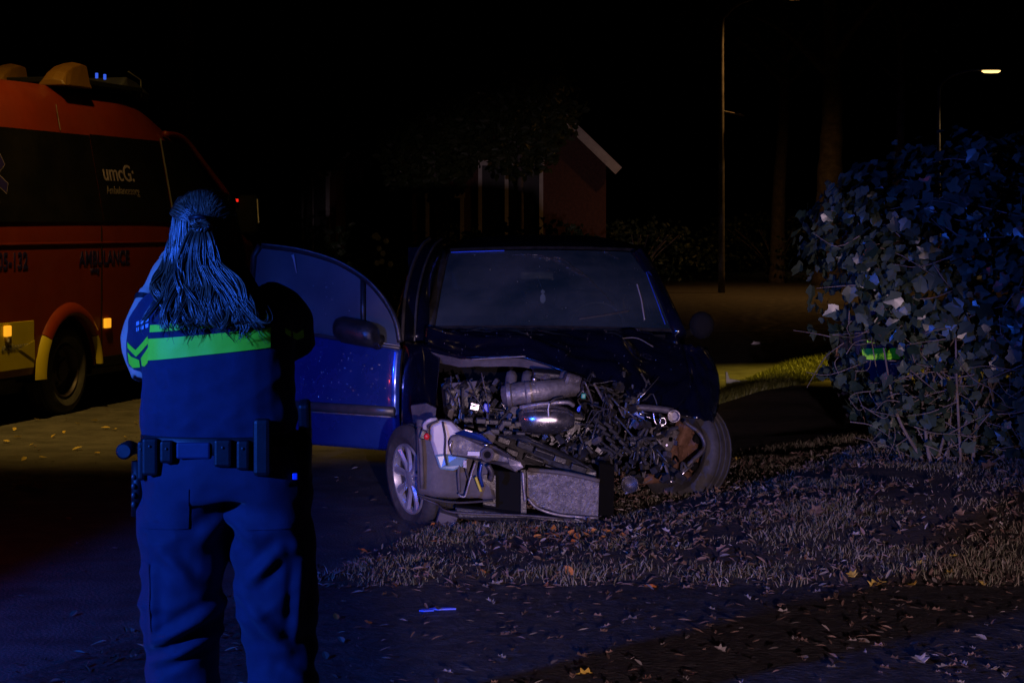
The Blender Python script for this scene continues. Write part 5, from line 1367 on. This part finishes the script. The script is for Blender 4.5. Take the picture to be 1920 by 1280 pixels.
# ---- hair
random.seed(3)
cap = MB(); cap.ell(HC + Vector((0, -.010, .010)), (.080, .096, .112), 22, 16)
cap_o = cap.build('hair_cap', M['hair'], off, smooth=True)
me = cap_o.data; bmx = bmesh.new(); bmx.from_mesh(me)
bmesh.ops.delete(bmx, geom=[v for v in bmx.verts if v.co.y > HC.y + .03 and v.co.z < HC.z + .05], context='VERTS'); bmx.to_mesh(me); bmx.free()
KN = HC + Vector((.006, -.108, .016))
hair = {'hair': MB(), 'hair2': MB()}
def lock(P, n, r0, rad, wave, which):
    """a lock of n strands that wave together and close towards the tip"""
    Q = spline(P, 6); k = len(Q) - 1
    ph = random.uniform(0, 6.28); fq = random.uniform(1.4, 2.6); am = wave * random.uniform(.5, 1.25)
    for s in range(n):
        a = random.uniform(0, 6.28); q = math.sqrt(random.random()) * rad; ln = random.uniform(.80, 1.0); dp = random.gauss(0, .25)
        w = which if random.random() < .75 else ('hair2' if which == 'hair' else 'hair')
        out = []; kk = int(k * ln); fz = random.gauss(0, .006)
        for i in range(kk + 1):
            t = i / k; g = ss(.2, .75, t)
            c = Vector((math.cos(a), math.sin(a) * .6, 0)) * q * (1 - .55 * ss(.55, 1, t))
            out.append(Q[i] + c + Vector((am * math.sin(ph + dp + t * 6.28 * fq) + fz * t * t, -.55 * am * abs(math.cos(ph + dp + t * 6.28 * fq)), 0)) * g)
        m_ = len(out)
        hair[w].tube(out, [r0 * random.uniform(.8, 1.2) * (1 if i < m_ * .7 else max(.12, 1 - (i - m_ * .7) / (m_ * .32))) for i in range(m_)], 4, caps=False)
for i in range(150):
    ph = random.uniform(-1.8, 1.8)                     # 0 = straight back, + = right
    e = Vector((math.sin(ph), -math.cos(ph), 0)); wide = math.sin(ph)
    wch = 'hair' if random.random() < .55 else 'hair2'
    lay = random.uniform(0, .022)
    zend = random.uniform(1.235, 1.375)
    xe = -.022 + wide * random.uniform(.07, .165) + random.gauss(0, .02)
    if i % 5 < 2:                                       # gathered at the clip, then falling
        P = [KN + Vector((wide * .012, .006, 0)), KN + Vector((wide * .034, -.016 - lay * .6, -.035)), KN + Vector((wide * .055, -.020 - lay, -.10)), Vector((lerp(KN.x + wide * .06, xe, .55), -.118 - lay, 1.405)), Vector((xe, -.152 - lay, 1.31)), Vector((xe + random.gauss(0, .014), -.152 - lay * .6, zend))]
    else:                                                # from the sides
        st = HC + Vector((e.x * .078, e.y * .060 + .02, random.uniform(-.02, .07)))
        P = [st, HC + Vector((e.x * (.088 + lay * .6), e.y * .100, -.03)), HC + Vector((e.x * (.096 + lay), e.y * .095 - .014, -.10)), Vector((-.045 + e.x * (.120 + lay), min(-.05, e.y * .125) - lay, 1.405)), Vector((lerp(-.045 + e.x * .125, xe, .7), min(-.06, -.150 * math.cos(ph * .72)) - lay, 1.32)), Vector((xe, -.150 * max(.55, math.cos(ph * .6)) - lay * .5, zend))]
    lock(P, 9, .0021, random.uniform(.006, .011), .019, wch)
for i in range(110):                                       # back of the head, round the clip
    ph = lerp(-1.7, 1.7, (i + random.random()) / 110); e = Vector((math.sin(ph), -math.cos(ph), 0))
    z0 = random.uniform(.0, .06)
    lock([HC + Vector((e.x * .078, e.y * .088, z0 + .02)), HC + Vector((e.x * .090, e.y * .105, z0 - .035)), HC + Vector((e.x * .097, e.y * .104 - .006, -.085)), Vector((-.050 + e.x * .115, min(-.05, e.y * .13), 1.41)), Vector((-.035 + e.x * .135, min(-.06, e.y * .15), 1.345))], 7, .0022, .009, .012, 'hair' if i % 2 else 'hair2')
for i in range(190):                                       # hair drawn over the crown to the clip
    ph = lerp(-1.75, 1.75, (i + random.random()) / 190); e = Vector((math.sin(ph), -math.cos(ph), 0))
    st = HC + Vector((e.x * .080, .058 - abs(ph) * .03, random.uniform(.02, .09) + .03 * math.cos(ph)))
    mid = HC + Vector((e.x * .084, -.030 - .02 * abs(wide), .050 + .066 * math.cos(ph) ** 2))
    mid2 = HC + Vector((e.x * .058, -.082, .040 + .040 * math.cos(ph)))
    lock([st, mid, mid2, KN + Vector((e.x * .02, .002, .010 + random.uniform(-.012, .014)))], 7, .0024, .008, .003, 'hair' if i % 3 else 'hair2')
for i in range(40):
    a = random.uniform(0, 6.28)
    lock([KN + Vector((.030 * math.cos(a), -.002, .024 * math.sin(a))), KN + Vector((.024 * math.cos(a + .9), -.022, .020 * math.sin(a + .9))), KN + Vector((.008 * math.cos(a + 2), -.030, .008 * math.sin(a + 2)))], 4, .0024, .005, .002, 'hair2' if i % 2 else 'hair')
hh = hair['hair'].build('hair', M['hair'], off, smooth=True)
hair['hair2'].build('hair_highlight', M['hair2'], hh, smooth=True)
MB().tube([KN + Vector((-.03, -.012, .02)), KN + Vector((0, -.03, .024)), KN + Vector((.03, -.012, .018))], .007, 8).build('hair_clip', M['leather'], hh, smooth=True)
# ---- phone held up before the face
ph_o = empty('smartphone', (OX - .085, OY + .335, 1.47), (R(-8), 0, R(6)), label='dark smartphone held up in both hands by the long haired officer', cat='phone')
MB().box((0, 0, .085), (.085, .011, .172)).build('casing', M['leather'], ph_o, bevel=.004)
MB().box((0, -.0062, .086), (.076, .001, .155)).build('screen', M['glassblack'], ph_o)
MB().ell((-.025, .0062, .15), (.009, .003, .009), 10, 6).build('camera_lens', M['trim'], ph_o, smooth=True)

# ---- crouching officer behind the hedge
of2 = empty('person', (2.63, 13.75, gz(2.63, 13.75)), (0, 0, R(12)), label='crouching officer with green reflective bands half hidden behind the ivy hedge', cat='person')
b = MB()
h2 = Vector((0, .10, .98)); b.ell(h2, (.072, .092, .112), 16, 12); b.tube([h2 + Vector((0, .085, .02)), h2 + Vector((0, .11, -.02))], [.01, .016], 8)
for s in (-1, 1): b.ell(h2 + Vector((s * .072, 0, -.01)), (.012, .024, .03), 8, 6)
limb(b, [(0, .05, .78), (0, .09, .92)], [.06, .05])
loft_rings(b, [(.36, 0, .0, .15, .11), (.55, 0, .0, .16, .11), (.74, 0, .04, .165, .10), (.80, 0, .05, .10, .07)])
for s in (-1, 1):
    limb(b, [(s * .16, .04, .76), (s * .235, .14, .60), (s * .20, .30, .50)], [.05, .045, .04]); limb(b, [(s * .20, .30, .50), (s * .15, .42, .50)], [.04, .03])
    hand(b, (s * .15, .42, .50), (s * .12, .5, .46), (0, 0, 1), (-s, 0, 0), .35)
    limb(b, [(s * .09, 0, .36), (s * .17, .26, .46), (s * .17, .34, .44)], [.085, .065, .06]); limb(b, [(s * .17, .34, .44), (s * .14, .16, .16), (s * .13, .10, .07)], [.06, .05, .042])
    limb(b, [(s * .13, .04, .05), (s * .14, .24, .04)], [.045, .035])
remesh(b.build('body', M['skin'], of2), .008, 2)
m = MB()
loft_rings(m, [(.34, 0, -.01, .19, .14), (.50, 0, 0, .205, .14), (.66, 0, .02, .205, .135), (.75, 0, .04, .185, .115), (.80, 0, .05, .11, .08), (.835, 0, .055, .07, .065)])
for s in (-1, 1): limb(m, [(s * .13, .04, .755), (s * .205, .09, .68), (s * .235, .15, .60)], [.07, .075, .07])
sh2 = m.build('polo_shirt', M['cloth_navy'], of2); remesh(sh2, .010, 3); displace(sh2, fold_fn(.005, 6, 4))
B2 = bvh_of(sh2)
for z0, z1 in ((.50, .58), (.615, .64), (.70, .72)):
    patch(B2, [(-.17, z1), (.17, z1)], [(-.17, z0), (.17, z0)], 24, 3, .004, 'reflective_band', M['hivis'], of2)
m = MB(); loft_rings(m, [(.26, 0, -.03, .18, .13), (.36, 0, -.01, .20, .15), (.40, 0, 0, .19, .14)])
for s in (-1, 1):
    limb(m, [(s * .09, -.01, .34), (s * .17, .24, .45), (s * .172, .36, .45)], [.115, .095, .08]); limb(m, [(s * .17, .35, .45), (s * .145, .18, .18), (s * .135, .10, .08)], [.08, .075, .065])
t2 = m.build('trousers', M['cloth_trouser'], of2); remesh(t2, .010, 3)
for s in (-1, 1):
    MB().loft([[(s * .14 + .05 * math.cos(a), .13 + ly * math.sin(a), z) for a in [6.283 * k / 14 for k in range(14)]] for z, ly in ((-.01, .14), (.03, .145), (.07, .12), (.10, .08))]).build('boot', M['leather'], of2, smooth=True)
MB().ell(h2 + Vector((0, -.012, .012)), (.08, .098, .112), 16, 12).build('hair', M['hair'], of2, smooth=True)
